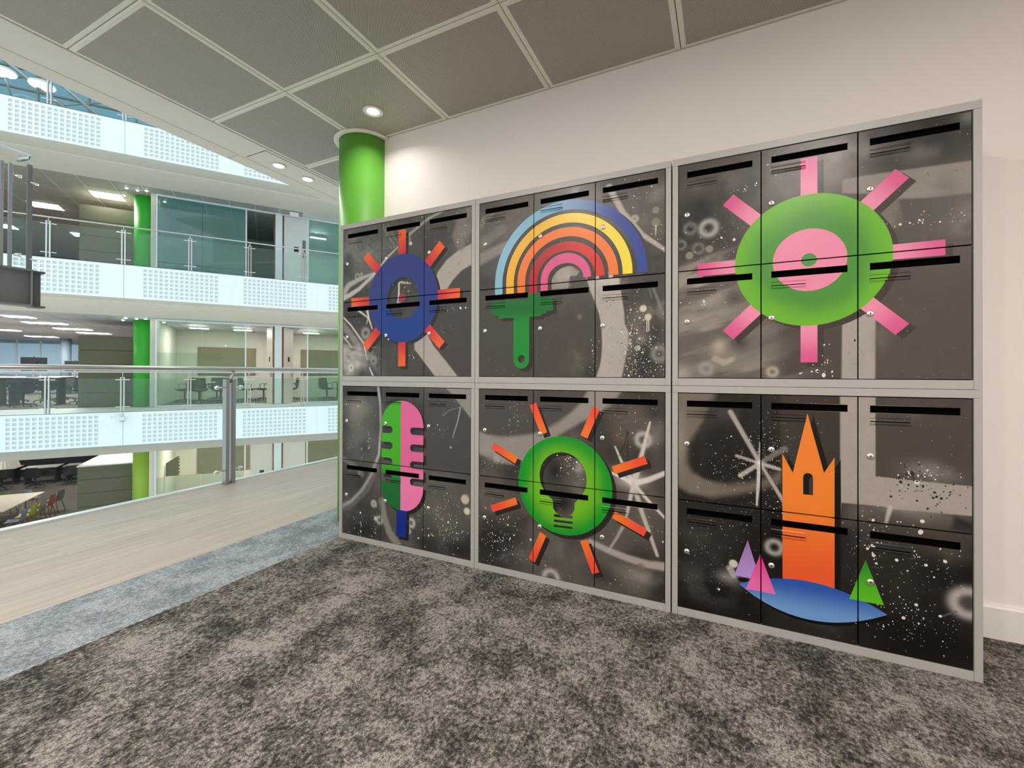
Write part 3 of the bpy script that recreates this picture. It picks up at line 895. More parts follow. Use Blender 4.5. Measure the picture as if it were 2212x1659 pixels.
    ('line', [(2.458, .72), (2.37, .745)], .007, .007, C(180, 174, 168), .8), ('line', [(2.458, .72), (2.53, .702)], .010, .007, C(190, 184, 178), .85), ('line', [(2.458, .72), (2.385, .66)], .009, .010, C(190, 184, 178), .8), ('line', [(2.458, .72), (2.55, .79)], .010, .012, C(130, 124, 118), .7), ('blob', (2.458, .722), .012, C(240, 236, 230), .95),
    ('ring', (2.512, .371), .026, .010, C(170, 164, 158), .85), ('disc', (2.358, .273), .0175, C(214, 206, 196), .9), ('line', [(2.345, .25), (2.36, .22)], .016, .012, C(190, 184, 176), .7), ('ring', (3.118, .275), .042, .017, C(182, 174, 170), .9), ('blob', (3.118, .275), .03, C(90, 84, 80), .6), ('line', [(3.045, .212), (3.085, .238)], .004, .003, C(90, 86, 82), .8),
 ]),
}


def background(P, key):
    d = BG[key]
    c0_, c1_, sc = d['base']
    n = fbm(P[:, 0] * sc, P[:, 1] * sc, 21, 5)
    col = c0_ + (c1_ - c0_) * sm(.3, .7, n)[:, None]
    col = apply_ops(P, col, d['ops'])
    g = 1 + .07 * (vnoise(P[:, 0] * 160, P[:, 1] * 160, 2) - .5) + .10 * (fbm(P[:, 0] * 20, P[:, 1] * 20, 31, 3) - .5)
    return col * g[:, None]


def circle(c, r, n=96, ry=None):
    return [(c[0] + r * math.cos(2 * math.pi * k / n), c[1] + (ry or r) * math.sin(2 * math.pi * k / n)) for k in range(n)]


def bar(c, ang, r0, r1, hw):
    ca, sa = math.cos(ang), math.sin(ang)
    return [(c[0] + r * ca - s * hw * sa, c[1] + r * sa + s * hw * ca) for r, s in ((r0, -1), (r1, -1), (r1, 1), (r0, 1))]


def grad_r(c, r0, r1, ca, cb, wob=0):
    def f(P):
        d = np.hypot(P[:, 0] - c[0], P[:, 1] - c[1])
        t = sm(r0, r1, d + (wob * (fbm(P[:, 0] * 9, P[:, 1] * 9, 4, 3) - .5) if wob else 0))[:, None]
        return ca * (1 - t) + cb * t
    return f


def grad_z(z0, z1, ca, cb):
    def f(P):
        t = sm(z0, z1, P[:, 1])[:, None]
        return ca * (1 - t) + cb * t
    return f


def const(c, m=.03):
    def f(P):
        return c * (1 + m * (vnoise(P[:, 0] * 40, P[:, 1] * 40, 9) - .5))[:, None]
    return f


def shift(poly, dx=.021, dz=-.017):
    return [(x + dx, z + dz) for x, z in poly]


REG = {k: [] for k in BG}      # (polygon, holes, colour function), later ones on top


def add(key, poly, f, holes=(), shadow=None):
    if shadow is not None:
        REG[key].append((shift(poly), [shift(h) for h in holes], const(shadow)))
    else:
        REG[key].append((poly, list(holes), f))


def painted(key, shapes, shadow):
    for s in shapes:
        add(key, s[0], None, s[2] if len(s) > 2 else (), shadow=shadow)
    for s in shapes:
        add(key, s[0], s[1], s[2] if len(s) > 2 else ())


# sun with green disc (upper right cabinet)
c = (2.634, 1.571)
rays = [(bar(c, k * math.pi / 4, .255, .421, .029), grad_r(c, .28, .41, C(240, 146, 178), C(220, 92, 146))) for k in range(8)]
g1 = grad_r((c[0], c[1]), .15, .27, C(74, 146, 52), C(108, 184, 46), .05)
painted('U3', rays + [(circle(c, .2705), g1)], C(64, 56, 50))
add('U3', circle(c, .128), const(C(238, 142, 174)))
add('U3', circle(c, .027), const(C(76, 148, 70)))
# sun with blue ring (upper left)
c = (.5215, 1.567)
rays = [(bar(c, k * math.pi / 4, .255, .424, .0285), grad_r(c, .28, .42, C(206, 50, 50), C(240, 98, 48))) for k in range(8)]
painted('U1', rays + [(circle(c, .270, 96, .275), grad_r((.52, 1.40), .03, .42, C(18, 58, 136), C(48, 56, 124)), [circle((.5275, 1.568), .123, 64, .129)])], C(38, 35, 31))
add('U1', circle((.5215, 1.569), .0275, 32), const(C(150, 52, 68)))
# bulb sign (lower middle)
c = (1.5755, .5245)
bulb = []
for k in range(0, 33):
    t = math.radians(-40 + k * (260 / 32))
    bulb.append((1.5725 + .1275 * math.cos(t), .5655 + .130 * math.sin(t)))
bulb += [(1.512, .448), (1.521, .440), (1.521, .402), (1.536, .382), (1.560, .370), (1.600, .370), (1.624, .385), (1.637, .408), (1.637, .442), (1.646, .452)]
bars_ = [[(1.526, .357), (1.627, .361), (1.627, .376), (1.526, .372)], [(1.526, .331), (1.627, .335), (1.627, .348), (1.526, .344)], [(1.526, .305), (1.627, .309), (1.627, .321), (1.526, .317)]]
rr = []
for (a, b_) in (((1.4055, .9385), (1.469, .7855)), ((1.748, .9305), (1.685, .782)), ((1.988, .693), (1.8335, .6285)), ((1.9865, .347), (1.835, .4125)),
                ((1.7465, .1085), (1.6845, .262)), ((1.4015, .1075), (1.466, .259)), ((1.158, .3485), (1.311, .4115)), ((1.164, .699), (1.3105, .630))):
    dx, dz = b_[0] - a[0], b_[1] - a[1]
    l = math.hypot(dx, dz)
    nx, nz = -dz / l * .0195, dx / l * .0195
    rr.append(([(a[0] - nx, a[1] - nz), (b_[0] - nx, b_[1] - nz), (b_[0] + nx, b_[1] + nz), (a[0] + nx, a[1] + nz)], grad_r(c, .27, .43, C(246, 122, 46), C(240, 82, 56))))
painted('L2', rr + [(circle(c, .2535), grad_r(c, .13, .245, C(112, 186, 32), C(20, 150, 40), .04), [bulb] + bars_)], C(42, 37, 34))
# rainbow above a brush (upper middle)
def arc_band(c, ro, ri, zl, zr, n=64):
    out = [(c[0] - ro[0], zl)]
    for k in range(n + 1):
        t = math.pi - math.pi * k / n
        out.append((c[0] + ro[0] * math.cos(t), c[1] + ro[1] * math.sin(t)))
    out.append((c[0] + ro[0], zr))
    out.append((c[0] + ri[0], zr))
    for k in range(n + 1):
        t = math.pi * k / n
        out.append((c[0] + ri[0] * math.cos(t), c[1] + ri[1] * math.sin(t)))
    out.append((c[0] - ri[0], zl))
    return out


def gx(x0, x1, ca, cb):
    def f(P):
        t = sm(x0, x1, P[:, 0])[:, None]
        return ca * (1 - t) + cb * t
    return f


cr = (1.584, 1.590)
bands = [(arc_band(cr, (.409, .404), (.363, .354), 1.512, 1.585), gx(1.35, 1.85, C(130, 186, 208), C(44, 68, 150))),
         (arc_band(cr, (.340, .335), (.293, .287), 1.512, 1.585), gx(1.3, 1.9, C(238, 180, 48), C(246, 222, 62))),
         (arc_band(cr, (.272, .264), (.226, .217), 1.512, 1.586), const(C(240, 122, 46))),
         (arc_band((cr[0], 1.588), (.204, .193), (.156, .146), 1.502, 1.588), gx(1.4, 1.75, C(170, 38, 42), C(216, 52, 40))),
         (arc_band((cr[0], 1.588), (.136, .134), (.096, .082), 1.512, 1.588), const(C(220, 92, 142)))]
painted('U2', bands, C(62, 57, 52))
hole = circle((1.337, 1.179), .0215, 32)
handle_ = [(1.383, 1.404), (1.383, 1.174)] + [(1.3365 + .0465 * math.cos(math.radians(-a)), 1.174 + .047 * math.sin(math.radians(-a))) for a in range(10, 180, 12)] + [(1.290, 1.174), (1.290, 1.404)]
brush = [(1.152, 1.502), (1.374, 1.502), (1.374, 1.528), (1.449, 1.528), (1.449, 1.500), (1.518, 1.500), (1.518, 1.431), (1.482, 1.429), (1.481, 1.418), (1.452, 1.416), (1.45, 1.405)] + handle_ + [(1.198, 1.403), (1.197, 1.418), (1.172, 1.42), (1.171, 1.430), (1.154, 1.430)]
painted('U2', [(brush, grad_z(1.45, 1.36, C(20, 108, 44), C(26, 140, 52)), [hole])], C(50, 46, 41))
# microphone (lower left)
xl, xr_, mc = .3605, .6885, .5155
zt, zb = .935, .247
def cap(a0, a1, cz, n=40, rx=.164, rz=.155):
    return [((xl + xr_) / 2 + rx * math.cos(math.radians(a0 + (a1 - a0) * k / n)), cz + rz * math.sin(math.radians(a0 + (a1 - a0) * k / n))) for k in range(n + 1)]
def slot(x0, x1, z, h=.0225, left=False):
    n = 8
    if left:
        return [(x0 - .01, z - h), (x1 - h, z - h)] + [(x1 - h + h * math.sin(math.radians(a)), z - h * math.cos(math.radians(a))) for a in range(20, 180, 20)] + [(x1 - h, z + h), (x0 - .01, z + h)]
    return [(x1 + .01, z + h), (x0 + h, z + h)] + [(x0 + h - h * math.sin(math.radians(a)), z + h * math.cos(math.radians(a))) for a in range(20, 180, 20)] + [(x0 + h, z - h), (x1 + .01, z - h)]
body = cap(0, 180, .775) + [(xl, .40)] + cap(180, 360, .402) + [(xr_, .775)]
mic_slots = [slot(.589, xr_, z) for z in (.747, .644, .540, .436)] + [slot(xl, .451, z, left=True) for z in (.745, .645, .545, .441)]
def mic_col(P):
    t = sm(.42, .56, P[:, 1])[:, None]
    left = C(18, 106, 44) * (1 - t) + C(66, 174, 22) * t
    right = C(240, 124, 176) * (1 - t * .6) + C(214, 82, 140) * t * .6
    return np.where((P[:, 0] < mc)[:, None], left, right)
painted('L1', [(body, mic_col, mic_slots), ([(.484, .252), (.565, .252), (.560, .088), (.483, .088)], const(C(18, 44, 138)))], C(34, 31, 28))
MIC_SPLIT = [(mc, .20), (mc, 1.0)]
# church tower, trees and lake (lower right)
win = [(2.614, .607), (2.648, .607), (2.648, .675)] + [(2.631 + .017 * math.cos(math.radians(a)), .677 + .019 * math.sin(math.radians(a))) for a in range(20, 180, 20)] + [(2.614, .675)]
tower = [(2.542, .225), (2.720, .225), (2.720, .767), (2.685, .702), (2.629, .940), (2.578, .692), (2.541, .768)]
add('L3', [(x + .020, z - .006) for x, z in tower], const(C(14, 11, 9)), [[(x + .02, z - .012) for x, z in win]])
add('L3', [(2.378, .218), (2.412, .218), (2.416, .200), (2.376, .202)], const(C(10, 9, 8)))
lake = [(2.380, .190)] + [(2.380 + .506 * t, .190 - .012 * t + .30 * .92 * t * (1 - t)) for t in [k / 24 for k in range(1, 24)]] + [(2.886, .177)] + [(2.886 - .506 * t, .178 + .012 * t - .335 * t * (1 - t) ** .95) for t in [k / 24 for k in range(1, 24)]]
add('L3', [(x + .008, z - .012) for x, z in lake], const(C(9, 9, 10)))
add('L3', tower, grad_z(.25, .62, C(238, 92, 46), C(240, 132, 46)), [win])
BG['L3']['base'] = (BG['L3']['base'][0] * .55, BG['L3']['base'][1] * .7, 3.0)
add('L3', lake, grad_z(.11, .24, C(112, 158, 214), C(44, 88, 176)))
add('L3', [(2.362, .224), (2.413, .385), (2.462, .220)], grad_z(.22, .38, C(180, 146, 212), C(156, 118, 176)))
add('L3', [(2.406, .174), (2.461, .333), (2.517, .174)], grad_z(.17, .33, C(236, 112, 180), C(226, 60, 140)))
add('L3', [(2.767, .212), (2.819, .376), (2.876, .212)], grad_z(.21, .38, C(92, 190, 36), C(36, 140, 36)))


def region_of(P, key):
    r = np.full(len(P), -1)
    for k, (poly, holes, f) in enumerate(REG[key]):
        a = np.array(poly)
        lo, hi = a.min(0), a.max(0)
        bb = (P[:, 0] >= lo[0]) & (P[:, 0] <= hi[0]) & (P[:, 1] >= lo[1]) & (P[:, 1] <= hi[1])
        if not bb.any():
            continue
        idx = np.nonzero(bb)[0]
        ins = in_poly(P[idx], poly)
        for h in holes:
            ins &= ~in_poly(P[idx], h)
        r[idx[ins]] = k
    return r


def colour_at(P, reg, key):
    col = np.zeros((len(P), 3))
    for k in np.unique(reg):
        i = np.nonzero(reg == k)[0]
        col[i] = background(P[i], key) if k < 0 else REG[key][k][2](P[i])
    return np.clip(col, 0, 1)


def paint_material():
    m = bpy.data.materials.new('sprayed door paint')
    m.use_nodes = True
    nt = m.node_tree
    b = nt.nodes['Principled BSDF']
    at = nt.nodes.new('ShaderNodeVertexColor')
    at.layer_name = 'paint'
    nt.links.new(at.outputs['Color'], b.inputs['Base Color'])
    b.inputs['Roughness'].default_value = .30
    b.inputs['Specular IOR Level'].default_value = .30
    tc = nt.nodes.new('ShaderNodeTexCoord')
    n = nt.nodes.new('ShaderNodeTexNoise')
    n.inputs['Scale'].default_value = 420
    n.inputs['Detail'].default_value = 3
    nt.links.new(tc.outputs['Object'], n.inputs['Vector'])
    bp = nt.nodes.new('ShaderNodeBump')
    bp.inputs['Strength'].default_value = .14
    bp.inputs['Distance'].default_value = .0012
    nt.links.new(n.outputs['Fac'], bp.inputs['Height'])
    nt.links.new(bp.outputs[0], b.inputs['Normal'])
    return m


M['paint'] = paint_material()
M['splat_white'] = mat('white paint splatter', tuple(C(225, 220, 208)), .4)
M['splat_black'] = mat('black paint splatter', (.012, .011, .01), .4)


def painted_mesh(name, verts, tris, cols, parent, org, n_mat=M['paint']):
    me = bpy.data.meshes.new(name)
    me.vertices.add(len(verts))
    me.vertices.foreach_set('co', (np.array(verts, float) - np.array(org)).ravel())
    tris = np.array(tris)
    me.loops.add(tris.size)
    me.loops.foreach_set('vertex_index', tris.ravel())
    me.polygons.add(len(tris))
    me.polygons.foreach_set('loop_start', np.arange(0, tris.size, tris.shape[1]))
    me.update(calc_edges=True)
    ca = me.color_attributes.new('paint', 'FLOAT_COLOR', 'CORNER')
    c4 = np.ones((tris.size, 4), np.float32)
    c4[:, :3] = cols
    ca.data.foreach_set('color', c4.ravel())
    me.materials.append(n_mat)
    me.validate()
    o = bpy.data.objects.new(name, me)
    COL.objects.link(o)
    place(o, org, None, parent)
    return o


def make_door(parent, key, u0, u1, z0, z1, h):
    """painted locker door with a letter slot cut through it"""
    yf = YF + .004
    su0, su1, sz1, sz0 = u0 + .0355, u0 + .2975, z1 - .0325, z1 - .060
    pts, edges = [], []

    def loop(poly):
        b = len(pts)
        pts.extend([Vector(p) for p in poly])
        edges.extend([(b + i, b + (i + 1) % len(poly)) for i in range(len(poly))])
    door_loop = [(u0, z0), (u1, z0), (u1, z1), (u0, z1)]
    slot_loop = [(su0, sz0), (su1, sz0), (su1, sz1), (su0, sz1)]
    loop(door_loop)
    loop(slot_loop)
    for poly, holes, f in REG[key]:
        for pl in [poly] + holes:
            a = np.array(pl)
            if a[:, 0].max() < u0 or a[:, 0].min() > u1 or a[:, 1].max() < z0 or a[:, 1].min() > z1:
                continue
            loop(pl)
    if key == 'L1' and u0 < mc < u1:
        b = len(pts)
        pts.extend([Vector(p) for p in MIC_SPLIT])
        edges.append((b, b + 1))
    nx, nz = max(2, int((u1 - u0) / h)), max(2, int((z1 - z0) / h))
    gx_, gz_ = np.linspace(u0, u1, nx + 1), np.linspace(z0, z1, nz + 1)
    for i, x in enumerate(gx_):
        off = (gz_[1] - gz_[0]) * .5 if i % 2 else 0
        for z in gz_:
            zz = z + off
            if zz <= z1 and not (su0 < x < su1 and sz0 < zz < sz1):
                pts.append(Vector((float(x), float(zz))))
    V, E, Fc, *_ = delaunay_2d_cdt(pts, edges, [], 0, 1e-6)
    V = np.array([(v.x, v.y) for v in V])
    T = np.array([f for f in Fc if len(f) == 3])
    cen = V[T].mean(1)
    keep = (cen[:, 0] > u0) & (cen[:, 0] < u1) & (cen[:, 1] > z0) & (cen[:, 1] < z1)
    keep &= ~((cen[:, 0] > su0) & (cen[:, 0] < su1) & (cen[:, 1] > sz0) & (cen[:, 1] < sz1))
    T, cen = T[keep], cen[keep]
    used = np.unique(T)
    rm = np.full(len(V), -1)
    rm[used] = np.arange(len(used))
    V, T = V[used], rm[T]
    reg = region_of(cen, key)
    P = V[T].reshape(-1, 2)
    R = np.repeat(reg, 3)
    if key == 'L1':       # keep the two halves of the microphone apart
        side = np.repeat(cen[:, 0] < mc, 3)
        P = P.copy()
        P[:, 0] = np.where(side, np.minimum(P[:, 0], mc - 1e-5), np.where(P[:, 0] < mc, mc + 1e-5, P[:, 0])) if u0 < mc < u1 else P[:, 0]
    cols = colour_at(P, R, key)
    verts = np.column_stack([V[:, 0] + X0, np.full(len(V), yf), V[:, 1]])
    vs, ts, cs = [verts], [T], [cols]
    base = len(verts)
    mids = []
    # folded edges of the door and of the slot
    for lp, dep, inw in ((door_loop, .010, 1), (slot_loop, .0035, -1)):
        m = []
        for i in range(4):
            a, b_ = np.array(lp[i]), np.array(lp[(i + 1) % 4])
            n = max(1, int(np.linalg.norm(b_ - a) / .02))
            for k in range(n):
                m.append((a + (b_ - a) * k / n, a + (b_ - a) * (k + 1) / n))
        for a, b_ in m:
            q = np.array([(a[0] + X0, yf, a[1]), (b_[0] + X0, yf, b_[1]), (b_[0] + X0, yf + dep, b_[1]), (a[0] + X0, yf + dep, a[1])])
            t = np.array([(0, 3, 2), (0, 2, 1)]) + base
            vs.append(q)
            ts.append(t)
            mids.append((a + b_) / 2)
            base += 4
    mids = np.array(mids)
    cs.append(np.repeat(colour_at(mids, region_of(mids, key), key), 6, 0))
    door = painted_mesh('door', np.vstack(vs), np.vstack(ts), np.vstack(cs), parent, (u0 + X0, yf, z0))
    # pressed label holder: ridge, then a pocket lip
    lx0, lx1, top = su0, su0 + .122, z1
    prof = [(top - .074, 0), (top - .077, .0022), (top - .079, .0022), (top - .0815, 0)]
    prof2 = [(top - .0965, .0034), (top - .0985, .0040), (top - .103, .0032), (top - .109, 0)]
    n = 16
    vv, tt, cl = [], [], []
    bs = 0
    for pf in (prof, prof2):
        rows = [[(lx0 + (lx1 - lx0) * k / n + X0, yf - d, z) for k in range(n + 1)] for z, d in pf]
        if pf is prof2:
            rows = [[(lx0 + (lx1 - lx0) * k / n + X0, yf - .0003, pf[0][0]) for k in range(n + 1)]] + rows
        for r_ in range(len(rows) - 1):
            for k in range(n):
                q = [rows[r_][k], rows[r_ + 1][k], rows[r_ + 1][k + 1], rows[r_][k + 1]]
                vv += q
                tt += [(bs, bs + 1, bs + 2), (bs, bs + 2, bs + 3)]
                cl += [((q[0][0] + q[3][0]) / 2 - X0, (q[0][2] + q[1][2]) / 2)] * 6
                bs += 4
        for xx, rv in ((lx0 + X0, 0), (lx1 + X0, 1)):
            q = [(xx, yf, pf[0][0])] + [(xx, yf - d, z) for z, d in pf] + [(xx, yf, pf[-1][0])]
            vv += q
            for t in range(1, len(q) - 1):
                tt.append((bs, bs + t, bs + t + 1) if not rv else (bs, bs + t + 1, bs + t))
                cl += [(xx - X0, pf[1][0])] * 3
            bs += len(q)
    cl = np.array(cl)
    painted_mesh('label_holder', vv, tt, colour_at(cl, region_of(cl, key), key), door, (lx0 + X0, yf, top - .1))
    MB().box(lx0 + X0 + .0002, lx1 + X0 - .0002, yf - .0012, yf - .0002, top - .0968, top - .0925).build('slit_shade', M['shade_black'], door, org=(lx0 + X0, yf, top - .095))  # black bar painted as the shade in the label slit
    return door, (su0, su1, sz0, sz1)


def lock_at(door, x, z):
    yf = YF + .004
    if lock_at.src is None:
        b = MB()
        b.lathe([(.0125, yf), (.0123, yf - .003), (.0105, yf - .0055), (.0060, yf - .0068), (0, yf - .0072)], (x, 0, z), 20, 'y')
        b.m = 1
        b.box(x - .0011, x + .0011, yf - .0078, yf - .0066, z - .0042, z + .0042)
        b.lathe([(.0022, yf - .0074), (.0022, yf - .0079), (0, yf - .0079)], (x, 0, z), 10, 'y')
        lock_at.src = b.build('lock', [M['lock_metal'], M['shade_black']], door, org=(x, yf, z), smooth=True)
        return
    o = lock_at.src.copy()
    COL.objects.link(o)
    place(o, (x, yf, z), None, door)


lock_at.src = None

CABS = [('U1', 0, 1, 'grey-framed upper left locker cabinet sprayed with a blue ring and red orange rays'),
        ('U2', 1, 1, 'grey-framed upper middle locker cabinet sprayed with a rainbow above a green brush'),
        ('U3', 2, 1, 'grey-framed upper right locker cabinet sprayed with a green and pink disc and pink rays'),
        ('L1', 0, 0, 'grey-framed lower left locker cabinet sprayed with a green and pink microphone'),
        ('L2', 1, 0, 'grey-framed lower middle locker cabinet sprayed with a green light bulb disc and orange bars'),
        ('L3', 2, 0, 'grey-framed lower right locker cabinet sprayed with an orange church tower, trees and blue lake')]
# (centre, spread, count, mean radius, ink)
SPLAT = {
 'U1': [((.50, 1.93), (.2, .06), 40, .0020, 0), ((.45, 1.87), (.05, .05), 16, .0028, 0), ((.85, 2.04), (.1, .012), 16, .0026, 0), ((.97, 1.90), (.05, .05), 18, .0028, 0), ((.37, 1.23), (.09, .04), 14, .0028, 0), ((.60, 1.22), (.012, .06), 8, .003, 0), ((.15, 1.86), (.1, .06), 24, .002, 0), ((.55, 1.63), (.05, .05), 22, .0028, 0), ((.91, 1.475), (.10, .004), 14, .0034, 0), ((.15, 1.45), (.1, .05), 18, .0022, 0), ((.9, 1.75), (.06, .04), 14, .0018, 1), ((.83, 1.38), (.02, .05), 10, .002, 0)],
 'U2': [((1.93, 1.20), (.035, .09), 150, .0026, 0), ((1.99, 1.13), (.05, .05), 90, .0024, 0), ((1.99, 1.30), (.05, .10), 70, .0024, 0), ((1.735, 1.19), (.012, .04), 26, .0026, 0), ((1.95, 1.99), (.05, .035), 50, .0024, 0), ((1.20, 1.95), (.06, .04), 26, .0018, 0), ((1.83, 1.36), (.02, .10), 30, .0018, 1), ((1.82, 1.46), (.035, .03), 26, .0018, 1), ((1.94, 1.40), (.03, .06), 34, .0022, 0), ((2.04, 1.75), (.03, .05), 14, .002, 0), ((1.78, 1.90), (.05, .04), 18, .0018, 0), ((1.58, 1.58), (.03, .02), 20, .0016, 0)],
 'U3': [((3.0, 1.68), (.06, .02), 26, .0030, 0), ((2.40, 1.91), (.03, .012), 16, .0024, 0), ((2.32, 1.72), (.08, .06), 60, .0016, 0), ((2.50, 1.98), (.05, .03), 14, .0018, 0), ((2.69, 1.16), (.03, .05), 16, .0026, 0), ((2.66, 1.105), (.03, .008), 7, .004, 0), ((2.24, 1.42), (.05, .05), 26, .0020, 0), ((2.93, 1.85), (.12, .01), 14, .0016, 1), ((2.79, 1.22), (.012, .06), 12, .002, 1), ((2.13, 1.80), (.02, .05), 12, .0016, 0)],
 'L1': [((.85, .15), (.07, .07), 110, .0030, 0), ((.82, .30), (.10, .05), 60, .0024, 0), ((.15, .12), (.11, .07), 90, .0018, 0), ((.13, .90), (.05, .02), 10, .0026, 0), ((.19, .60), (.10, .08), 34, .0022, 0), ((.18, .45), (.012, .05), 16, .0036, 0), ((.255, .66), (.006, .03), 12, .0040, 0), ((.19, .10), (.003, .05), 14, .0034, 0), ((.30, .12), (.02, .05), 14, .0034, 0), ((.60, .14), (.06, .06), 26, .0022, 0), ((.83, .85), (.02, .10), 18, .0018, 0), ((.78, .95), (.10, .02), 12, .002, 0)],
 'L2': [((1.20, .20), (.09, .09), 190, .0026, 0), ((1.16, .62), (.08, .04), 80, .0018, 0), ((1.30, .90), (.03, .05), 34, .0018, 0), ((1.27, .86), (.003, .09), 20, .0016, 0), ((1.62, .62), (.05, .04), 60, .0020, 0), ((1.60, .665), (.02, .02), 16, .0034, 0), ((1.92, .85), (.08, .07), 40, .0018, 0), ((1.98, .36), (.08, .06), 40, .0020, 0), ((1.95, .96), (.06, .02), 16, .002, 0), ((1.9, .08), (.1, .05), 40, .0014, 0), ((1.60, .08), (.1, .03), 26, .0014, 0), ((1.25, .76), (.02, .03), 18, .0018, 1)],
 'L3': [((2.40, .72), (.08, .06), 170, .0014, 0), ((2.50, .82), (.04, .08), 120, .0015, 0), ((2.40, .66), (.10, .05), 60, .002, 0), ((2.95, .17), (.09, .06), 130, .0018, 0), ((2.98, .73), (.045, .02), 44, .0026, 0), ((3.0, .66), (.06, .035), 60, .0032, 1), ((2.98, .72), (.05, .03), 26, .0028, 1), ((2.86, .53), (.05, .03), 34, .0026, 0), ((2.84, .45), (.012, .05), 18, .0044, 0), ((2.93, .43), (.09, .04), 50, .0020, 0), ((2.30, .45), (.09, .05), 90, .0014, 0), ((2.25, .25), (.09, .09), 110, .0012, 0), ((3.0, .35), (.09, .05), 60, .0016, 0), ((2.49, .53), (.04, .04), 34, .0018, 0), ((2.65, .98), (.05, .01), 10, .002, 0), ((2.78, .30), (.02, .1), 40, .0012, 0)],
}
BIGDOTS = {'L3': [(2.989, .552, .007), (2.984, .511, .0075), (2.914, .393, .0055), (2.999, .39, .0055), (3.053, .414, .0055), (2.971, .236, .0055), (2.934, .178, .006), (3.039, .21, .005), (2.349, .828, .003), (2.424, .833, .003), (2.983, .037, .006), (2.301, .149, .005), (2.841, .465, .006), (2.843, .43, .007)],
           'U3': [(2.684, 1.098, .0065), (2.36, 1.69, .006), (2.31, 1.705, .004)], 'L1': [(.028, .158, .006)], 'U1': [(.95, 1.478, .006), (.985, 1.478, .005)]}

srnd = random.Random(11)
for key, ci, up, label in CABS:
    cx = X0 + ci * 1.0506 + (.004 if ci == 2 else 0)
    cz = 1.048 if up else 0.0
    H = 1.0425 if up else 1.0465
    W = 1.0485
    t = thing('locker_cabinet', label, 'locker', (cx, YF, cz), group='painted locker cabinets stacked two high')
    b = MB()
    x1, zt_ = cx + W, cz + H
    zi0, zi1 = cz + .033, zt_ - .0305
    y0, y1 = YF, YF + .30
    b.box(cx, cx + .0245, y0, YF + .02, cz, zt_ - .0312)
    b.box(x1 - .0235, x1, y0, YF + .02, cz, zt_ - .0312)
    b.box(cx, x1, y0, YF + .02, zi1, zt_)
    b.box(cx + .025, x1 - .024, y0 + .0004, YF + .02, cz, zi0)
    b.box(cx, cx + .0012, YF + .02, y1, cz, zt_)
    b.box(x1 - .0012, x1, YF + .02, y1, cz, zt_)
    b.box(cx, x1, YF + .02, y1, zt_ - .0012, zt_)
    b.box(cx, x1, YF + .02, y1, cz, cz + .0012)
    b.box(cx, x1, y1 - .0012, y1, cz, zt_)
    b.build('carcass', M['locker_grey'], t, org=(cx, YF, cz), bevel=.0009)
    b = MB()
    b.box(cx + .013, x1 - .012, YF + .0205, YF + .03, cz + .014, zt_ - .014)
    b.build('interior_shade', M['shade_black'], t, org=(cx, YF, cz))  # near-black sheet stands in for the shade inside the cabinet
    ua = cx - X0 + .0257
    pitch = (W - .0245 - .0235 - .0024) / 3
    zm = zi0 + (zi1 - zi0) * .5005
    hh = (.0048, .0042, .0036)[ci]
    doors = []
    for rrow in (1, 0):
        for k in range(3):
            u0, u1 = ua + k * pitch + .0016, ua + (k + 1) * pitch - .0030
            za, zb_ = (zm + .0027, zi1 - .0038) if rrow else (zi0 + .0030, zm - .0023)
            d, sl = make_door(t, key, u0, u1, za, zb_, hh)
            doors.append((u0, u1, za, zb_, sl))
            lock_at(d, u0 + .036 + X0, zb_ - .229)
    # flung paint: small raised drops
    for ink in (0, 1):
        b = MB()
        cnt = 0
        items = []
        for (q, sp, n, r, ik) in SPLAT[key]:
            if ik != ink:
                continue
            for _ in range(n):
                items.append((srnd.gauss(q[0], sp[0]), srnd.gauss(q[1], sp[1]), r * math.exp(srnd.gauss(-.45, .42))))
        if ink == 0:
            items += BIGDOTS.get(key, [])
            for _ in range(110):
                items.append((srnd.uniform(ua, ua + 1), srnd.uniform(zi0, zi1), .0011 * math.exp(srnd.gauss(-.3, .3))))
        for (u, z, r) in items:
            ok = any(u0 + r < u < u1 - r and za + r < z < zb_ - r and not (s[0] - r < u < s[1] + r and s[2] - r < z < s[3] + r) for u0, u1, za, zb_, s in doors)
            if not ok:
                continue
            p = np.array([[u, z]])
            rg = region_of(p, key)[0]
            if rg >= 0 and (REG[key][rg][2](p)[0].max() > .12):
                continue
            an, el = srnd.uniform(0.6, 2.4), 1 + max(0, srnd.gauss(0, .45))
            ca, sa = math.cos(an), math.sin(an)
            n = 7 if r < .004 else 12
            yy = YF + .0036
            ring = []
            for k in range(n):
                a = 2 * math.pi * k / n
                px, pz = r * el * math.cos(a), r * math.sin(a)
                ring.append((u + X0 + px * ca - pz * sa, yy, z + px * sa + pz * ca))
            b.quad(*ring)
            cnt += 1
        if cnt:
            o = b.build('white_splatter' if ink == 0 else 'black_splatter', M['splat_white'] if ink == 0 else M['splat_black'], t, org=(cx, YF, cz))
            o['kind'] = 'stuff'

#FAR
# ------------------------------------------------------------------ far side of the atrium
TH = math.atan2(.820, .572)
FR = Matrix.Translation((-14.59, 6.07, 0)) @ Matrix.Rotation(TH, 4, 'Z')   # local x = along the facade, y = away from the atrium
FLR = {'D': -3.98, 'C': 0.0, 'B': 3.98, 'A': 7.88}
CLG = {'D': -1.20, 'C': 2.79, 'B': 6.77}
S0, S1 = -16.0, 9.5


def fmat(s, w, z, rz=0.0):
    return FR @ Matrix.Translation((s, w, z)) @ Matrix.Rotation(rz, 4, 'Z')


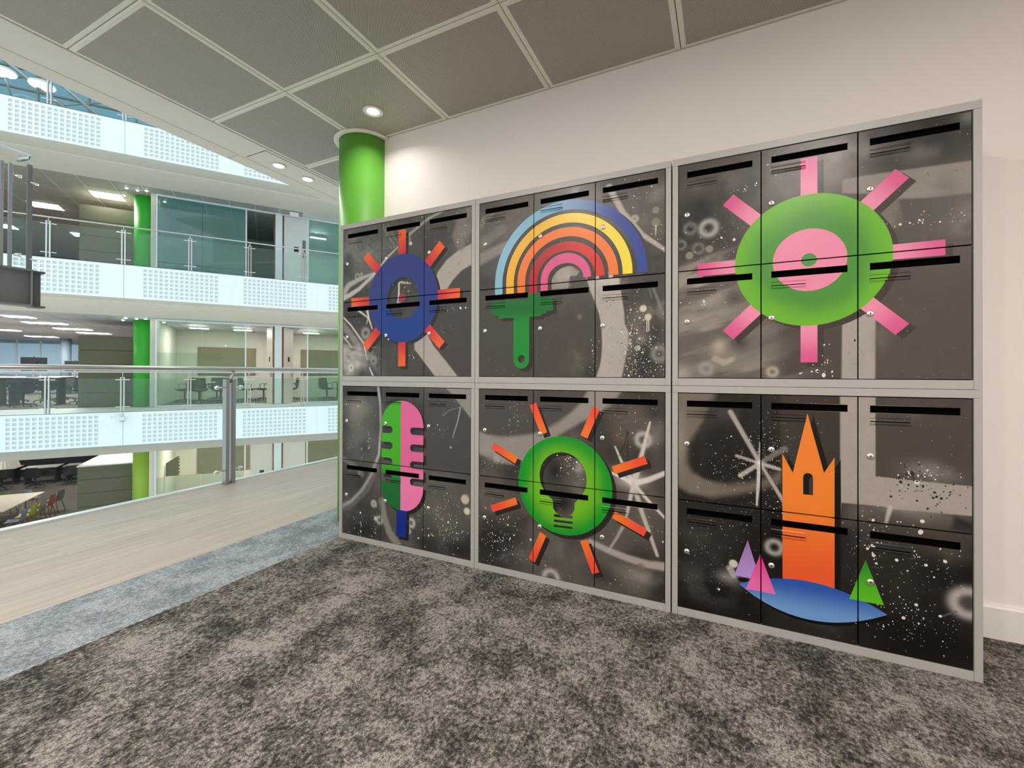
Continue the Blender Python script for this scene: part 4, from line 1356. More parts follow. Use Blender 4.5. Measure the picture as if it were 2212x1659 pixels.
# floors, ceilings and bulkheads of each storey
for lv in 'DCBA':
    z = FLR[lv]
    fo = struct(MB().box(S0, S1, .05, 20, z - .45, z - .004).build('floor', M['screed'], frame=FR, org=(0, 0, z)))
    MB().box(S0, S1, 3.0 if lv == 'D' else 2.9, 20, z - .004, z + .004).build('office_carpet', M['far_carpet'], fo, org=(0, 3, z))
for lv, up in (('D', 'C'), ('C', 'B'), ('B', 'A')):
    zc, zu = CLG[lv], FLR[up]
    co = struct(MB().box(S0, S1, 1.6, 20, zc + .012, zc + .06).build('ceiling', M['far_grid'], frame=FR, org=(0, 0, zc)))
    b = MB()
    if lv == 'D':
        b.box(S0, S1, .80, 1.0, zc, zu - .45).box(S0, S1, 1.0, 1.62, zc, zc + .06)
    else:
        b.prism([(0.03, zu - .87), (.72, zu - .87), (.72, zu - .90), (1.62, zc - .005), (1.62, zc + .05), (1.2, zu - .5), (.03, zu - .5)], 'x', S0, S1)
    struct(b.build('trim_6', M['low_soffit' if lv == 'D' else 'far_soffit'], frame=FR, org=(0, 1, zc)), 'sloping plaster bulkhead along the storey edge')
    if lv in 'CB':
        src = None
        PT = .745
        for i in range(-9, 9):
            for j in range(0, 8):
                s, w = -2.96 + i * PT + .75, 1.64 + j * PT
                if src is None:
                    src = MB().box(s + .018, s + PT - .018, w + .018, w + PT - .018, zc - .001, zc + .011).build('ceiling_tile', M['far_tile' if lv == 'B' else 'far_tile_cool'], co, org=(s, w, zc))
                else:
                    t = src.copy()
                    COL.objects.link(t)
                    t.location = (s, w, 0)
        MB().box(S0, S1, 1.64 + 8 * PT, 20, zc - .001, zc + .011).build('plain_ceiling', M['far_tile' if lv == 'B' else 'far_tile_cool'], co, org=(0, 8, zc))
# side walls of the far block
struct(MB().box(S0 - .2, S0, 0, 20, -4.4, 8.4).build('wall_left', M['bluewall'], frame=FR, org=(S0, 0, 0)))
struct(MB().box(S1, S1 + .2, 0, 20, -4.4, 8.4).build('wall_right', M['room_wall'], frame=FR, org=(S1, 0, 0)))
struct(MB().box(S0, S1, 20, 20.2, -4.4, 8.4).build('wall_back', M['bluewall'], frame=FR, org=(0, 20, 0)))


# white cladding with square perforations
def cladding(s0, s1, z0, z1, blocks, parent, name='front_panel'):
    xs, hx = {s0, s1}, []
    p, hw = .1163, .072
    for bs in blocks:
        for k in range(15):
            a = bs + k * p
            if a > s0 and a + hw < s1:
                xs |= {a, a + hw}
                hx.append((a, a + hw))
    zs, hz = {z0, z1}, []
    for k in range(7):
        a = z1 - .075 - hw - k * .1145
        zs |= {a, a + hw}
        hz.append((a, a + hw))
    xs, zs = sorted(xs), sorted(zs)
    hxs, hzs = {round(a[0], 5) for a in hx}, {round(a[0], 5) for a in hz}
    b = MB()
    for i in range(len(xs) - 1):
        for j in range(len(zs) - 1):
            x0_, x1_, q0, q1 = xs[i], xs[i + 1], zs[j], zs[j + 1]
            if round(x0_, 5) in hxs and round(q0, 5) in hzs:
                w = .014
                b.quad((x0_, 0, q0), (x1_, 0, q0), (x1_, w, q0), (x0_, w, q0))
                b.quad((x0_, 0, q1), (x0_, w, q1), (x1_, w, q1), (x1_, 0, q1))
                b.quad((x0_, 0, q0), (x0_, w, q0), (x0_, w, q1), (x0_, 0, q1))
                b.quad((x1_, 0, q0), (x1_, 0, q1), (x1_, w, q1), (x1_, w, q0))
            else:
                b.quad((x0_, 0, q0), (x1_, 0, q0), (x1_, 0, q1), (x0_, 0, q1))
    b.quad((s0, 0, z1), (s1, 0, z1), (s1, .02, z1), (s0, .02, z1))
    b.quad((s0, 0, z0), (s0, 0, z1), (s0, .02, z1), (s0, .02, z0))
    b.quad((s1, 0, z0), (s1, .02, z0), (s1, .02, z1), (s1, 0, z1))
    return b.build(name, M['white_panel'], parent, org=(s0, 0, z0))


BL = [-2.200, .414, 2.766, 5.144]
WORD = {'D': 'lowest', 'C': 'same storey', 'B': 'one storey up', 'A': 'topmost'}
for lv in 'CBA':
    z = FLR[lv]
    zt2, zb2 = z + .03, z - .868
    fa = struct(MB().box(S0, S1, .018, .03, zb2 + .01, zt2 - .01).build('trim_7', M['panel_back'], frame=FR, org=(0, 0, z)), 'white perforated cladding of the %s balcony edge' % WORD[lv])
    for s0, s1, bl in ((S0, -4.9, []), (-4.89, -.006, [-2.2, -4.8]), (.006, 2.4605, [.414]), (2.4615, 4.80, [2.766]), (4.802, S1, [5.144])):
        cladding(s0, s1, zb2, zt2, bl, fa)
    MB().box(S0, S1, -.004, 1.2, zt2, zt2 + .012).build('edge_capping', M['dark_trim'] if lv != 'C' else M['screed'], fa, org=(0, 0, zt2))
    MB().box(S0, S1, -.006, -.001, zt2 - .001, zt2 + .013).build('capping_edge', M['dark_trim'], fa, org=(0, 0, zt2))

# balustrades over the cladding
for lv in 'CBA':
    z = FLR[lv] + .042
    t = thing('glass_balustrade', {'C': 'slim glass balustrade across the atrium on the storey level with the lockers', 'B': 'slim glass balustrade across the atrium one storey above the lockers',
                                   'A': 'glass balustrade across the atrium on the topmost visible storey'}[lv], 'balustrade', (0, .03, z), FR, group='balustrades across the atrium')
    rh = 1.07 if lv != 'B' else 1.03
    MB().tube([(S0, .03, z + rh), (S1, .03, z + rh)], .020, 10).build('handrail', M['steel'], t, org=(0, .03, z + rh), smooth=True)
    ps = [k * 1.465 - .015 for k in range(-4, 6)]
    for s in ps:
        b = MB()
        for ds in (-.032, .032):
            b.box(s + ds - .017, s + ds + .017, 0, .06, z, z + .93)
        b.build('post', M['steel'], t, org=(s, .03, z))
        MB().tube([(s, .03, z + .90), (s, .03, z + rh)], .012, 8).build('rail_bracket', M['steel'], t, org=(s, .03, z + .95))
        for zz in (.86, .13):
            MB().tube([(s - .15, .03, z + zz), (s + .15, .03, z + zz)], .010, 8).build('glass_clamp', M['chrome'], t, org=(s, .03, z + zz))
    for a, b_ in zip(ps[:-1], ps[1:]):
        MB().box(a + .06, b_ - .06, .024, .036, z + .03, z + .90).build('glass_pane', M['glass_far'], t, org=(a, .03, z))

# green columns
for lv, lab, mt in (('D', 'yellow green round column on the lowest storey across the atrium', 'green_lime'), ('C', 'green round column across the atrium on the lockers\' own storey', 'green_far'), ('B', 'green round column across the atrium one storey up', 'green_far')):
    z = FLR[lv]
    t = thing('column', lab, 'column', (-.07, 2.78, z), FR, group='green columns across the atrium')
    MB().lathe([(.29, z), (.29, CLG[lv] + .01)], (-.07, 2.78, 0), 48).build('shaft', M[mt], t, org=(-.07, 2.78, z), smooth=True)
    if lv != 'D':
        zc = CLG[lv]
        for k, (s, w) in enumerate(((-.39, 2.0), (-.14, 2.05), (-.61, 2.75), (.10, 1.95), (.42, 2.75))):
            q = thing('spotlight', ('leftmost front', 'middle front', 'left side', 'right front', 'right side')[k] + ' spotlight round the green column ' + WORD[lv].replace('same storey', 'level with the lockers'), 'spotlight', (s, w, zc), FR, group='spotlights round the green column ' + WORD[lv])
            MB().lathe([(.05, zc - .001), (.055, zc - .02), (.034, zc - .03)], (s, w, 0), 16).build('body', M['white_plastic'], q, org=(s, w, zc), smooth=True)
            MB().lathe([(.036, zc - .031), (.030, zc - .045), (0, zc - .052)], (s, w, 0), 16).build('lamp_lens', M['spot'], q, org=(s, w, zc), smooth=True)

# olive board pods
for lv, hgt, lab in (('D', 2.13, 'olive boarded pod with a cream top on the lowest storey'), ('C', 2.25, 'dark olive boarded pod left of the green column, level with the lockers'), ('B', 2.40, 'dark olive boarded pod left of the green column, one storey up')):
    z = FLR[lv]
    s0, s1, w0, w1 = -1.75, .14, 3.09, 5.5
    t = thing('meeting_pod', lab, 'pod', (s0, w0, z), FR, group='olive pods across the atrium')
    MB().box(s0 + .02, s1 - .02, w0 + .02, w1, z, z + hgt - .02).build('core', M['pod_joint'], t, org=(s0, w0, z))
    n = 5
    for k in range(n):
        za, zb_ = z + hgt * k / n + .006, z + hgt * (k + 1) / n - .006
        MB().box(s0, s1, w0, w0 + .019, za, zb_).build('board', M['pod'], t, org=(s0, w0, za))
        MB().box(s0, s0 + .019, w0 + .02, w1, za, zb_).build('board', M['pod'], t, org=(s0, w0, za))
    if lv == 'D':
        MB().box(s0 - .02, s1 + .02, w0 - .02, w1 + .02, z + hgt - .015, z + hgt + .02).build('top', M['pod_top'], t, org=(s0, w0, z + hgt))
        MB().box(s0 + .85, s0 + .87, w0, w1, z + hgt + .0201, z + hgt + .023).build('top_joint', M['olive'], t, org=(s0, w0, z + hgt))
    else:
        MB().box(s0, s1, w0, w1, z + hgt - .02, z + hgt).build('top', M['pod'], t, org=(s0, w0, z + hgt))

# glazed meeting rooms right of the column
WP = 2.2
for lv in 'DCB':
    z, zc = FLR[lv], CLG[lv]
    top = zc
    gm = {'D': 'glass_part', 'C': 'glass_part', 'B': 'glass_teal_sheen'}[lv]
    wn = struct(MB().box(.29, S1, WP - .03, WP + .03, top - .05, top).box(.29, 2.76, WP - .03, WP + .03, z, z + .05).box(4.66, S1, WP - .03, WP + .03, z, z + .05)
                .build('window_%d' % ('DCB'.index(lv) + 1), M['frame_white'], frame=FR, org=(.29, WP, z)), 'glazed partition with white frame ' + WORD[lv])
    for s in (.29, 2.72, 4.66, 7.2):
        MB().box(s, s + .045, WP - .035, WP + .035, z, top).build('frame_post', M['frame_white'], wn, org=(s, WP, z))
    for a, b_ in ((.34, 1.500), (1.508, 2.715), (4.71, 7.195), (7.25, 9.4)):
        MB().box(a, b_, WP - .006, WP + .006, z + .05, top - .05).build('pane', M[gm], wn, org=(a, WP, z))
        if lv != 'B':
            MB().box(a + .001, b_ - .001, WP - .0085, WP - .0065, z + .05, z + 1.74).build('privacy_film', M['glass_film'], wn, org=(a, WP, z))
    dr = struct(MB().box(3.625, 3.845, WP - .05, WP + .09, z, top).build('door_%d' % ('DCB'.index(lv) + 1), M['frame_white'], frame=FR, org=(3.6, WP, z)), 'white pier between two doorways ' + WORD[lv])
    for s in (3.575, 3.855):
        MB().box(s, s + .04, WP - .03, WP + .10, z, top - .05).build('door_lining', M['door_edge'], dr, org=(s, WP, z))
    dm = M['door_white'] if lv == 'B' else M['door_cream']

    def leaf(xa, ya, xb, yb, glassy=True):
        L = math.hypot(xb - xa, yb - ya)
        an = math.atan2(yb - ya, xb - xa)
        h0, h1 = z + .01, top - .06
        q = MB().box(0, L, -.02, .02, h0 - z, h1 - z).build('door_leaf', dm)
        q.parent = dr
        ORG[q.name] = (xa, ya, z)
        q.matrix_local = Matrix.Translation((xa - 3.6, ya - WP, 0)) @ Matrix.Rotation(an, 4, 'Z')
        for nm, mm, bx_ in (('door_plate', M['black'], (L * .42, L * .62, -.026, -.020, 1.50, 1.68)), ('pull_handle', M['steel'], (L - .10, L - .07, -.06, -.021, .95, 1.25)),
                            ('vision_strip', M['dark_trim'], (L - .17, L - .06, -.0235, -.020, 1.30, 1.95))):
            if nm == 'vision_strip' and not glassy:
                continue
            h = MB().box(*bx_).build(nm, mm)
            h.parent = q
        return q
    if lv == 'B':
        leaf(3.90, WP, 4.66, WP)
    elif lv == 'C':
        leaf(3.40, 2.95, 3.57, WP + .05, False)
        leaf(3.90, WP + .05, 4.22, 2.90, False)
    else:
        leaf(2.90, WP + .02, 3.57, WP + .02, False)
        leaf(3.90, WP + .02, 4.62, WP + .02, False)
    wm = M['room_pink'] if lv == 'D' else M['room_wall']
    struct(MB().box(.2, S1, 6.2, 6.3, z, zc).build('wall_back', wm, frame=FR, org=(.2, 6.2, z)))
    struct(MB().box(.16, .28, WP, 6.3, z, zc).build('wall_left', wm, frame=FR, org=(.16, WP, z)))
    struct(MB().box(3.66, 3.76, WP + .12, 6.3, z, zc).build('wall_right', wm, frame=FR, org=(3.7, WP, z)))
    if lv != 'B':
        for s0, s1, lab in ((.95, 2.96, 'left'), (4.71, 6.6, 'right')):
            o = MB().box(s0, s1, 6.14, 6.195, z + 1.02, z + 2.14).build('wall_board', M['olive'], frame=FR, org=(s0, 6.17, z + 1.02), bevel=.004)
            tag(o, 'flat olive grey board on the rear wall of the %s glazed room, %s' % (lab, 'level with the lockers' if lv == 'C' else 'lowest storey'), 'wall board', 'boards in the glazed rooms')

# luminous ceiling panels
def where(s, w, s_mid, w_mid):
    return ('nearer the atrium' if w < w_mid else 'deeper in') + ', ' + ('towards the green column' if s > s_mid else 'towards the left edge')


def panel(s, w, z, ls, lw, label, group, mt='panel_light'):
    t = thing('ceiling_light', label, 'ceiling light', (s, w, z), FR, group=group)
    MB().box(s - ls / 2 - .02, s + ls / 2 + .02, w - lw / 2 - .02, w + lw / 2 + .02, z - .008, z).build('frame', M['frame_white'], t, org=(s, w, z))
    MB().box(s - ls / 2, s + ls / 2, w - lw / 2, w + lw / 2, z - .014, z - .008).build('diffuser', M[mt], t, org=(s, w, z))


for (s, w, ls, lab) in ((-3.2, 3.5, .6, 'foremost ceiling panel under the stair landing corner'), (-3.25, 5.5, 1.0, 'second ceiling panel of the row running back'), (-3.2, 7.8, 1.0, 'third ceiling panel of the row running back'),
                        (-3.1, 9.8, 1.0, 'fourth ceiling panel, above the olive pod edge'), (-5.9, 9.8, 1.0, 'ceiling panel cut by the left picture edge'), (-5.9, 5.5, 1.0, 'added ceiling panel just outside the left edge, foremost'),
                        (-5.9, 13.5, 1.0, 'added ceiling panel far back on the left'), (-8.6, 7.8, 1.0, 'added ceiling panel at the far left wall, nearer one'), (-3.1, 13.5, 1.0, 'fifth, added ceiling panel of the row running back'), (-8.6, 12, 1.0, 'added ceiling panel at the far left wall, farther one')):  # the added panels lie beyond the seen ones and help light the office
    panel(s, w, CLG['C'] - .002, ls, .55, 'glowing ' + lab + ', level with the lockers', 'ceiling panels level with the lockers')
for (s, w, lab) in ((-3.2, 5.3, 'above the left olive pod corner'), (-1.1, 3.15, 'just left of the green column'), (-5.6, 5.3, 'added at the left edge, nearer one'), (-3.2, 9.0, 'added deep in, middle one'), (-5.6, 9.0, 'added deep in at the left edge'), (-.9, 8.0, 'added and hidden deep behind the pod')):  # deeper and off-edge panels are added to light the storey
    panel(s, w, CLG['B'] - .002, .75, .55, 'glowing ceiling panel one storey up, ' + lab, 'ceiling panels one storey up')
for (s, w) in ((-.9, 4.3), (-3.4, 6.4), (-6.5, 8.5), (-3.4, 10.5), (-7.0, 13), (-1.0, 9.0)):  # unseen panels added to light the storey; the first brightens the pod top
    panel(s, w, CLG['D'] - .002, 1.1, .5, 'added glowing ceiling panel on the lowest storey, %s' % {4.3: 'brightening the cream topped pod', 6.4: 'above the pale wooden table', 8.5: 'deeper in at the left', 10.5: 'above the dark desks', 13: 'farthest one'}.get(w, 'behind the pod'), 'ceiling panels on the lowest storey', 'panel_low')
for lv, z, ss in (('C', 2.76, (1.21, 2.58, 4.96, 6.6)), ('D', -1.22, (1.21, 2.58, 4.96, 6.6)), ('B', 6.70, (5.2,))):
    for s in ss:
        t = thing('pendant_light', {1.21: 'leftmost', 2.58: 'second', 4.96: 'third', 6.6: 'fourth', 5.2: 'only'}[s] + ' slim glowing linear light in the glazed rooms ' + {'C': 'level with the lockers', 'D': 'on the lowest storey', 'B': 'one storey up'}[lv], 'pendant light', (s, 4.2, z), FR, group='linear lights in the glazed rooms ' + WORD[lv])
        MB().box(s - .30, s + .30, 4.14, 4.26, z - .035, z).build('housing', M['white_plastic'], t, org=(s, 4.2, z))
        MB().box(s - .29, s + .29, 4.15, 4.25, z - .045, z - .0351).build('diffuser', M['pendant'], t, org=(s, 4.2, z))

# emergency light on the ceiling one storey up
t = thing('emergency_light', 'small white box light hanging from the ceiling one storey up', 'emergency light', (4.2, 1.75, CLG['B']), FR)
MB().box(4.06, 4.34, 1.70, 1.80, CLG['B'] - .17, CLG['B'] - .02).build('housing', M['white_plastic'], t, org=(4.2, 1.75, CLG['B']))
MB().box(4.07, 4.33, 1.69, 1.81, CLG['B'] - .02, CLG['B']).build('mounting_plate', M['dark_trim'], t, org=(4.2, 1.75, CLG['B']))

# camera on the cladding joint
t = thing('security_camera', 'small white security camera mounted on the perforated cladding joint', 'security camera', (0, -.02, -.12), FR)
MB().lathe([(.055, -.20), (.052, -.10), (.045, -.09)], (0, -.065, 0), 16).build('mounting_pot', M['white_plastic'], t, org=(0, -.065, -.15), smooth=True)
MB().tube([(0, -.07, -.05), (-.10, -.12, -.075), (-.22, -.17, -.105)], [.036, .034, .03], 12).build('camera_body', M['white_plastic'], t, org=(0, -.07, -.06), smooth=True)
MB().lathe([(.05, -.215), (.052, -.205)], (0, -.065, 0), 16).build('pot_rim', M['dark_trim'], t, org=(0, -.065, -.21))


# ------------------------------------------------------------------ furniture
def office_chair(cols, lab, mtx, group):
    t = bpy.data.objects.new('office_chair', None)
    COL.objects.link(t)
    ORG[t.name] = (0, 0, 0)
    tag(t, lab, 'chair', group)
    sh = MB()
    n, mrow = 9, []
    prof = [(.26, .455), (.20, .435), (.05, .43), (-.12, .44), (-.20, .48), (-.235, .58), (-.26, .72), (-.285, .86), (-.29, .90)]
    for k, (y, z) in enumerate(prof):
        hw = .24 if k < 5 else .24 - (k - 5) * .012
        row = []
        for i in range(n):
            x = -1 + 2 * i / (n - 1)
            c = abs(x) ** 2.5
            row.append((x * hw, y + (.07 * c if k >= 5 else 0), z + (.05 * c if k < 6 else 0)))
        mrow.append(row)
    for th in (0, .02):
        for k in range(len(prof) - 1):
            for i in range(n - 1):
                a, b_, c, d = mrow[k][i], mrow[k][i + 1], mrow[k + 1][i + 1], mrow[k + 1][i]
                q = [(p[0], p[1] - th, p[2] - th) for p in (a, b_, c, d)]
                sh.quad(*(q if th == 0 else reversed(q)))
    sh.build('seat_shell', cols, t, smooth=True)
    MB().tube([(0, 0, .42), (0, 0, .10)], [.035, .028], 10).build('stem', M['black'], t, org=(0, 0, .1), smooth=True)
    for k in range(5):
        a = 2 * math.pi * k / 5 + .3
        x, y = math.cos(a) * .30, math.sin(a) * .30
        f = MB().tube([(0, 0, .11), (x * .6, y * .6, .085), (x, y, .065)], [.022, .018, .013], 6).build('base_leg', M['black'], t, org=(0, 0, .1), smooth=True)
        MB().lathe([(.0, -.014), (.03, -.012), (.03, .012), (0, .014)], (x, y, .03), 10, 'x').build('caster', M['black'], f, org=(x, y, .03))
        ORG[f.name] = (0, 0, .1)
    for sx in (-1, 1):
        MB().tube([(sx * .22, .05, .46), (sx * .29, .05, .66), (sx * .29, -.02, .675), (sx * .285, -.20, .66), (sx * .23, -.25, .62)], .012, 6).build('armrest', M['black'], t, org=(sx * .25, 0, .5), smooth=True)
    t.matrix_world = mtx
    return t


def shell_chair(cmat, lab, mtx, group):
    t = bpy.data.objects.new('cafe_chair', None)
    COL.objects.link(t)
    ORG[t.name] = (0, 0, 0)
    tag(t, lab, 'chair', group)
    sh = MB()
    prof = [(.23, .455), (.18, .44), (.0, .44), (-.14, .45), (-.19, .50), (-.215, .62), (-.235, .76), (-.24, .82)]
    n, rows = 7, []
    for k, (y, z) in enumerate(prof):
        hw = .225 if k < 5 else .22 - (k - 5) * .022
        rows.append([((-1 + 2 * i / (n - 1)) * hw, y + (.05 * abs(-1 + 2 * i / (n - 1)) ** 2 if k >= 4 else 0), z + (.035 * abs(-1 + 2 * i / (n - 1)) ** 3 if k < 5 else 0)) for i in range(n)])
    for th in (0, .014):
        for k in range(len(prof) - 1):
            for i in range(n - 1):
                q = [(p[0], p[1] - th, p[2] - th) for p in (rows[k][i], rows[k][i + 1], rows[k + 1][i + 1], rows[k + 1][i])]
                sh.quad(*(q if th == 0 else reversed(q)))
    sh.build('seat_shell', cmat, t, smooth=True)
    for sx in (-1, 1):
        for sy_ in (-1, 1):
            MB().tube([(sx * .15, sy_ * .12, .435), (sx * .21, sy_ * .21, 0)], [.020, .012], 7).build('leg', M['oak_leg'], t, org=(sx * .15, sy_ * .12, .4), smooth=True)
    t.matrix_world = mtx
    return t


# chairs of the glazed meeting rooms level with the lockers
ch0 = office_chair(M['green_black'], 'dark swivel chair in the glazed room, nearest the green column', fmat(.72, 4.75, .004, 2.2), 'swivel chairs in the glazed rooms')
for s, w, r, lab in ((1.28, 3.72, -2.9, 'dark swivel chair at the left end of the glazed room table'), (1.92, 3.72, 2.9, 'dark swivel chair at the middle of the glazed room table'),
                     (1.65, 5.6, .2, 'dark swivel chair behind the glazed room table'), (2.72, 4.3, -1.2, 'dark swivel chair seen past the near balustrade post'),
                     (3.28, 4.5, 1.3, 'swivel chair seen through the left open doorway'), (4.25, 4.4, 1.4, 'swivel chair seen through the right open doorway'), (5.55, 4.0, -2.4, 'dark swivel chair in the right glazed room beside the lockers')):
    dup(ch0, fmat(s, w, .004, r), lab)
# table in the left glazed room
t = thing('meeting_table', 'pale meeting table in the left glazed room', 'table', (1.6, 4.5, .004), FR)
MB().box(1.12, 2.30, 4.25, 5.1, .715, .74).build('table_top', M['desk_white'], t, org=(1.6, 4.5, .73), bevel=.004)
for s in (1.2, 2.22):
    for w in (4.35, 5.0):
        MB().tube([(s, w, .715), (s, w, .004)], .025, 10).build('leg', M['frame_white'], t, org=(s, w, .7), smooth=True)
t = thing('meeting_table', 'dark edged table in the right glazed room', 'table', (6.4, 4.2, .004), FR)
MB().box(5.85, 7.4, 3.8, 4.9, .70, .73).build('table_top', M['black'], t, org=(6.4, 4.2, .73), bevel=.004)
for s in (5.95, 7.3):
    MB().tube([(s, 4.0, .70), (s, 4.0, .004)], .03, 10).build('leg', M['black'], t, org=(s, 4.0, .7), smooth=True)


# open plan desks with monitors, left
def desk(s0, s1, w0, w1, z, h, lab, group):
    t = thing('office_desk', lab, 'desk', (s0, w0, z), FR, group=group)
    MB().box(s0, s1, w0, w1, z + h - .025, z + h).build('desk_top', M['desk_white'], t, org=(s0, w0, z + h), bevel=.003)
    MB().box(s0 + .08, s1 - .08, w0 + .06, w0 + .08, z + h - .42, z + h - .05).build('modesty_panel', M['black'], t, org=(s0, w0, z + h))
    for s in (s0 + .08, s1 - .14):
        MB().box(s, s + .06, w0 + .1, w1 - .1, z + .02, z + h - .025).build('leg_frame', M['black'], t, org=(s, w0, z), bevel=.004)
        MB().box(s - .02, s + .08, w0 + .03, w1 - .03, z, z + .03).build('foot', M['black'], t, org=(s, w0, z))


def monitor(s, w, z, wd, hh, lab, group, rz=0.0):
    t = thing('monitor', lab, 'monitor', (s, w, z), FR, group=group)
    MB().box(s - wd / 2, s + wd / 2, w - .02, w + .02, z + .16, z + .16 + hh).build('screen', M['black'], t, org=(s, w, z + .3), bevel=.006)
    MB().box(s - .09, s + .09, w - .045, w - .02, z + .16 + hh * .35, z + .16 + hh * .75).build('rear_housing', M['black'], t, org=(s, w, z + .3), bevel=.006)
    MB().box(s - .025, s + .025, w - .05, w - .03, z + .01, z + .16 + hh * .4).build('stand', M['steel_dark'], t, org=(s, w, z))
    MB().box(s - .12, s + .12, w - .10, w + .08, z, z + .012).build('stand_base', M['steel_dark'], t, org=(s, w, z))
    MB().lathe([(.02, z + .16 + hh), (.02, z + .18 + hh), (0, z + .185 + hh)], (s, w, 0), 10).build('webcam', M['black'], t, org=(s, w, z + .2 + hh))


GD = 'desks of the open office level with the lockers'
desk(-3.95, -2.62, 4.7, 5.5, .004, .93, 'high white desk with dark front panel left of the olive pod, left one', GD)
desk(-2.50, -1.20, 5.6, 6.4, .004, .93, 'high white desk with dark front panel partly behind the olive pod', GD)
desk(-5.4, -4.05, 4.7, 5.5, .004, .93, 'high white desk at the left picture edge', GD)
desk(-6.4, -4.9, 8.2, 9.0, .004, .93, 'high white desk further back in the open office', GD)
desk(-4.7, -3.2, 9.4, 10.2, .004, .93, 'high white desk far back in the open office', GD)
monitor(-3.36, 5.0, .934, .62, .50, 'black monitor seen from behind above the near handrail, left one', 'monitors above the handrail')
monitor(-2.62, 6.0, .934, .58, .42, 'black monitor seen from behind beside the olive pod', 'monitors above the handrail')
ch = office_chair(M['black_soft'], 'black task chair below the left monitor', fmat(-3.3, 4.1, .004, .3), 'black task chairs in the open office')
for s, w, r, lab in ((-4.35, 4.15, -.4, 'black task chair nearest the left picture edge'), (-2.2, 5.05, .5, 'black task chair next to the olive pod'), (-4.6, 7.4, 2.2, 'black task chair deep in the open office, left one'),
                     (-3.7, 8.6, 2.6, 'black task chair deep in the open office, right one'), (-3.6, 6.7, 3.0, 'black task chair behind the left desk'), (-2.7, 7.3, 2.8, 'black task chair behind the desk by the pod')):
    dup(ch, fmat(s, w, .004, r), lab)

# far windows with blinds and the grey column
b = struct(MB().box(-12, -5.3, 17.42, 17.5, .004, 1.0).box(-12, -5.3, 17.42, 17.5, 2.62, 2.79).build('window_4', M['bluewall'], frame=FR, org=(-8, 17.45, 0)), 'far window wall with pale blue blinds')
for k, s in enumerate((-11.0, -9.7, -8.12, -7.22, -6.3)):
    MB().box(s, s + .06, 17.38, 17.46, 0, 2.79).build('mullion', M['frame_white'], b, org=(s, 17.4, 0))
for s0, s1 in ((-10.94, -9.7), (-9.64, -8.12), (-8.06, -7.22), (-7.16, -6.3), (-6.24, -5.3)):
    MB().box(s0, s1, 17.43, 17.45, .9, 2.62).build('roller_blind', M['blind'], b, org=(s0, 17.44, 0))
t = thing('column', 'grey round column in front of the far window blinds', 'column', (-5.5, 15, 0), FR)
MB().lathe([(.2, .0), (.2, 2.79)], (-5.5, 15, 0), 24).build('shaft', M['grey_col'], t, org=(-5.5, 15, 0), smooth=True)

# lowest storey: cafe table with coloured chairs, dark desks
ZD = FLR['D'] + .004
t = thing('cafe_table', 'long pale wooden table on the lowest storey at the left picture edge', 'table', (-5.2, 5.3, ZD), FR)
tp = MB()
tp.prism([(-7.6, 6.9), (-7.6, 4.15), (-3.72, 4.15), (-3.60, 6.66)], 'z', ZD + .725, ZD + .755)
tp.build('table_top', M['beech'], t, org=(-5.2, 5.3, ZD + .74))
for s in (-7.2, -4.1):
    for w in (4.5, 6.3):
        MB().tube([(s, w, ZD + .725), (s, w, ZD)], .03, 10).build('leg', M['frame_white'], t, org=(s, w, ZD), smooth=True)
GC = 'coloured shell chairs round the pale table'
chs = [(-3.28, 6.45, -1.75, 'grey', 'grey shell chair at the far corner of the pale table'), (-3.30, 5.75, -1.6, 'red', 'coral red shell chair beside the pale table'), (-3.32, 5.10, -1.6, 'ash', 'grey green shell chair between the coral and yellow ones'),
       (-3.34, 4.50, -1.6, 'yellow', 'yellow shell chair along the pale table'), (-3.38, 3.92, -1.5, 'lilac', 'pale grey shell chair nearest the atrium'), (-4.35, 3.70, -.3, 'green', 'green shell chair at the near end of the pale table'),
       (-4.80, 7.25, 3.1, 'green', 'green shell chair behind the pale table, left one'), (-4.15, 7.10, 3.0, 'lilac', 'lilac grey shell chair behind the pale table')]
for s, w, r, cn, lab in chs:
    shell_chair(CH[cn], lab, fmat(s, w, ZD, r + math.pi), GC)
GD2 = 'desks on the lowest storey'
for s0, s1, w0, lab in ((-7.7, -6.5, 12.8, 'pale desk with dark chairs on the lowest storey, left one'), (-6.2, -5.0, 12.4, 'pale desk on the lowest storey, middle one'), (-4.8, -3.4, 12.3, 'pale desk on the lowest storey beside the cream topped pod')):
    desk(s0, s1, w0, w0 + .8, ZD, .73, lab, GD2)
for s, w, r, lab in ((-6.6, 11.9, .2, 'black task chair on the lowest storey, left one'), (-5.5, 11.7, -.2, 'black task chair on the lowest storey, middle one'), (-4.3, 11.6, .3, 'black task chair on the lowest storey beside the pod')):
    dup(ch, fmat(s, w, ZD, r), lab, 'black task chairs on the lowest storey')
struct(MB().box(-14, -1.6, 14.6, 14.7, ZD, CLG['D']).build('wall_back', M['black'], frame=FR, org=(-7, 14.6, ZD)), 'dark rear wall of the lowest storey')

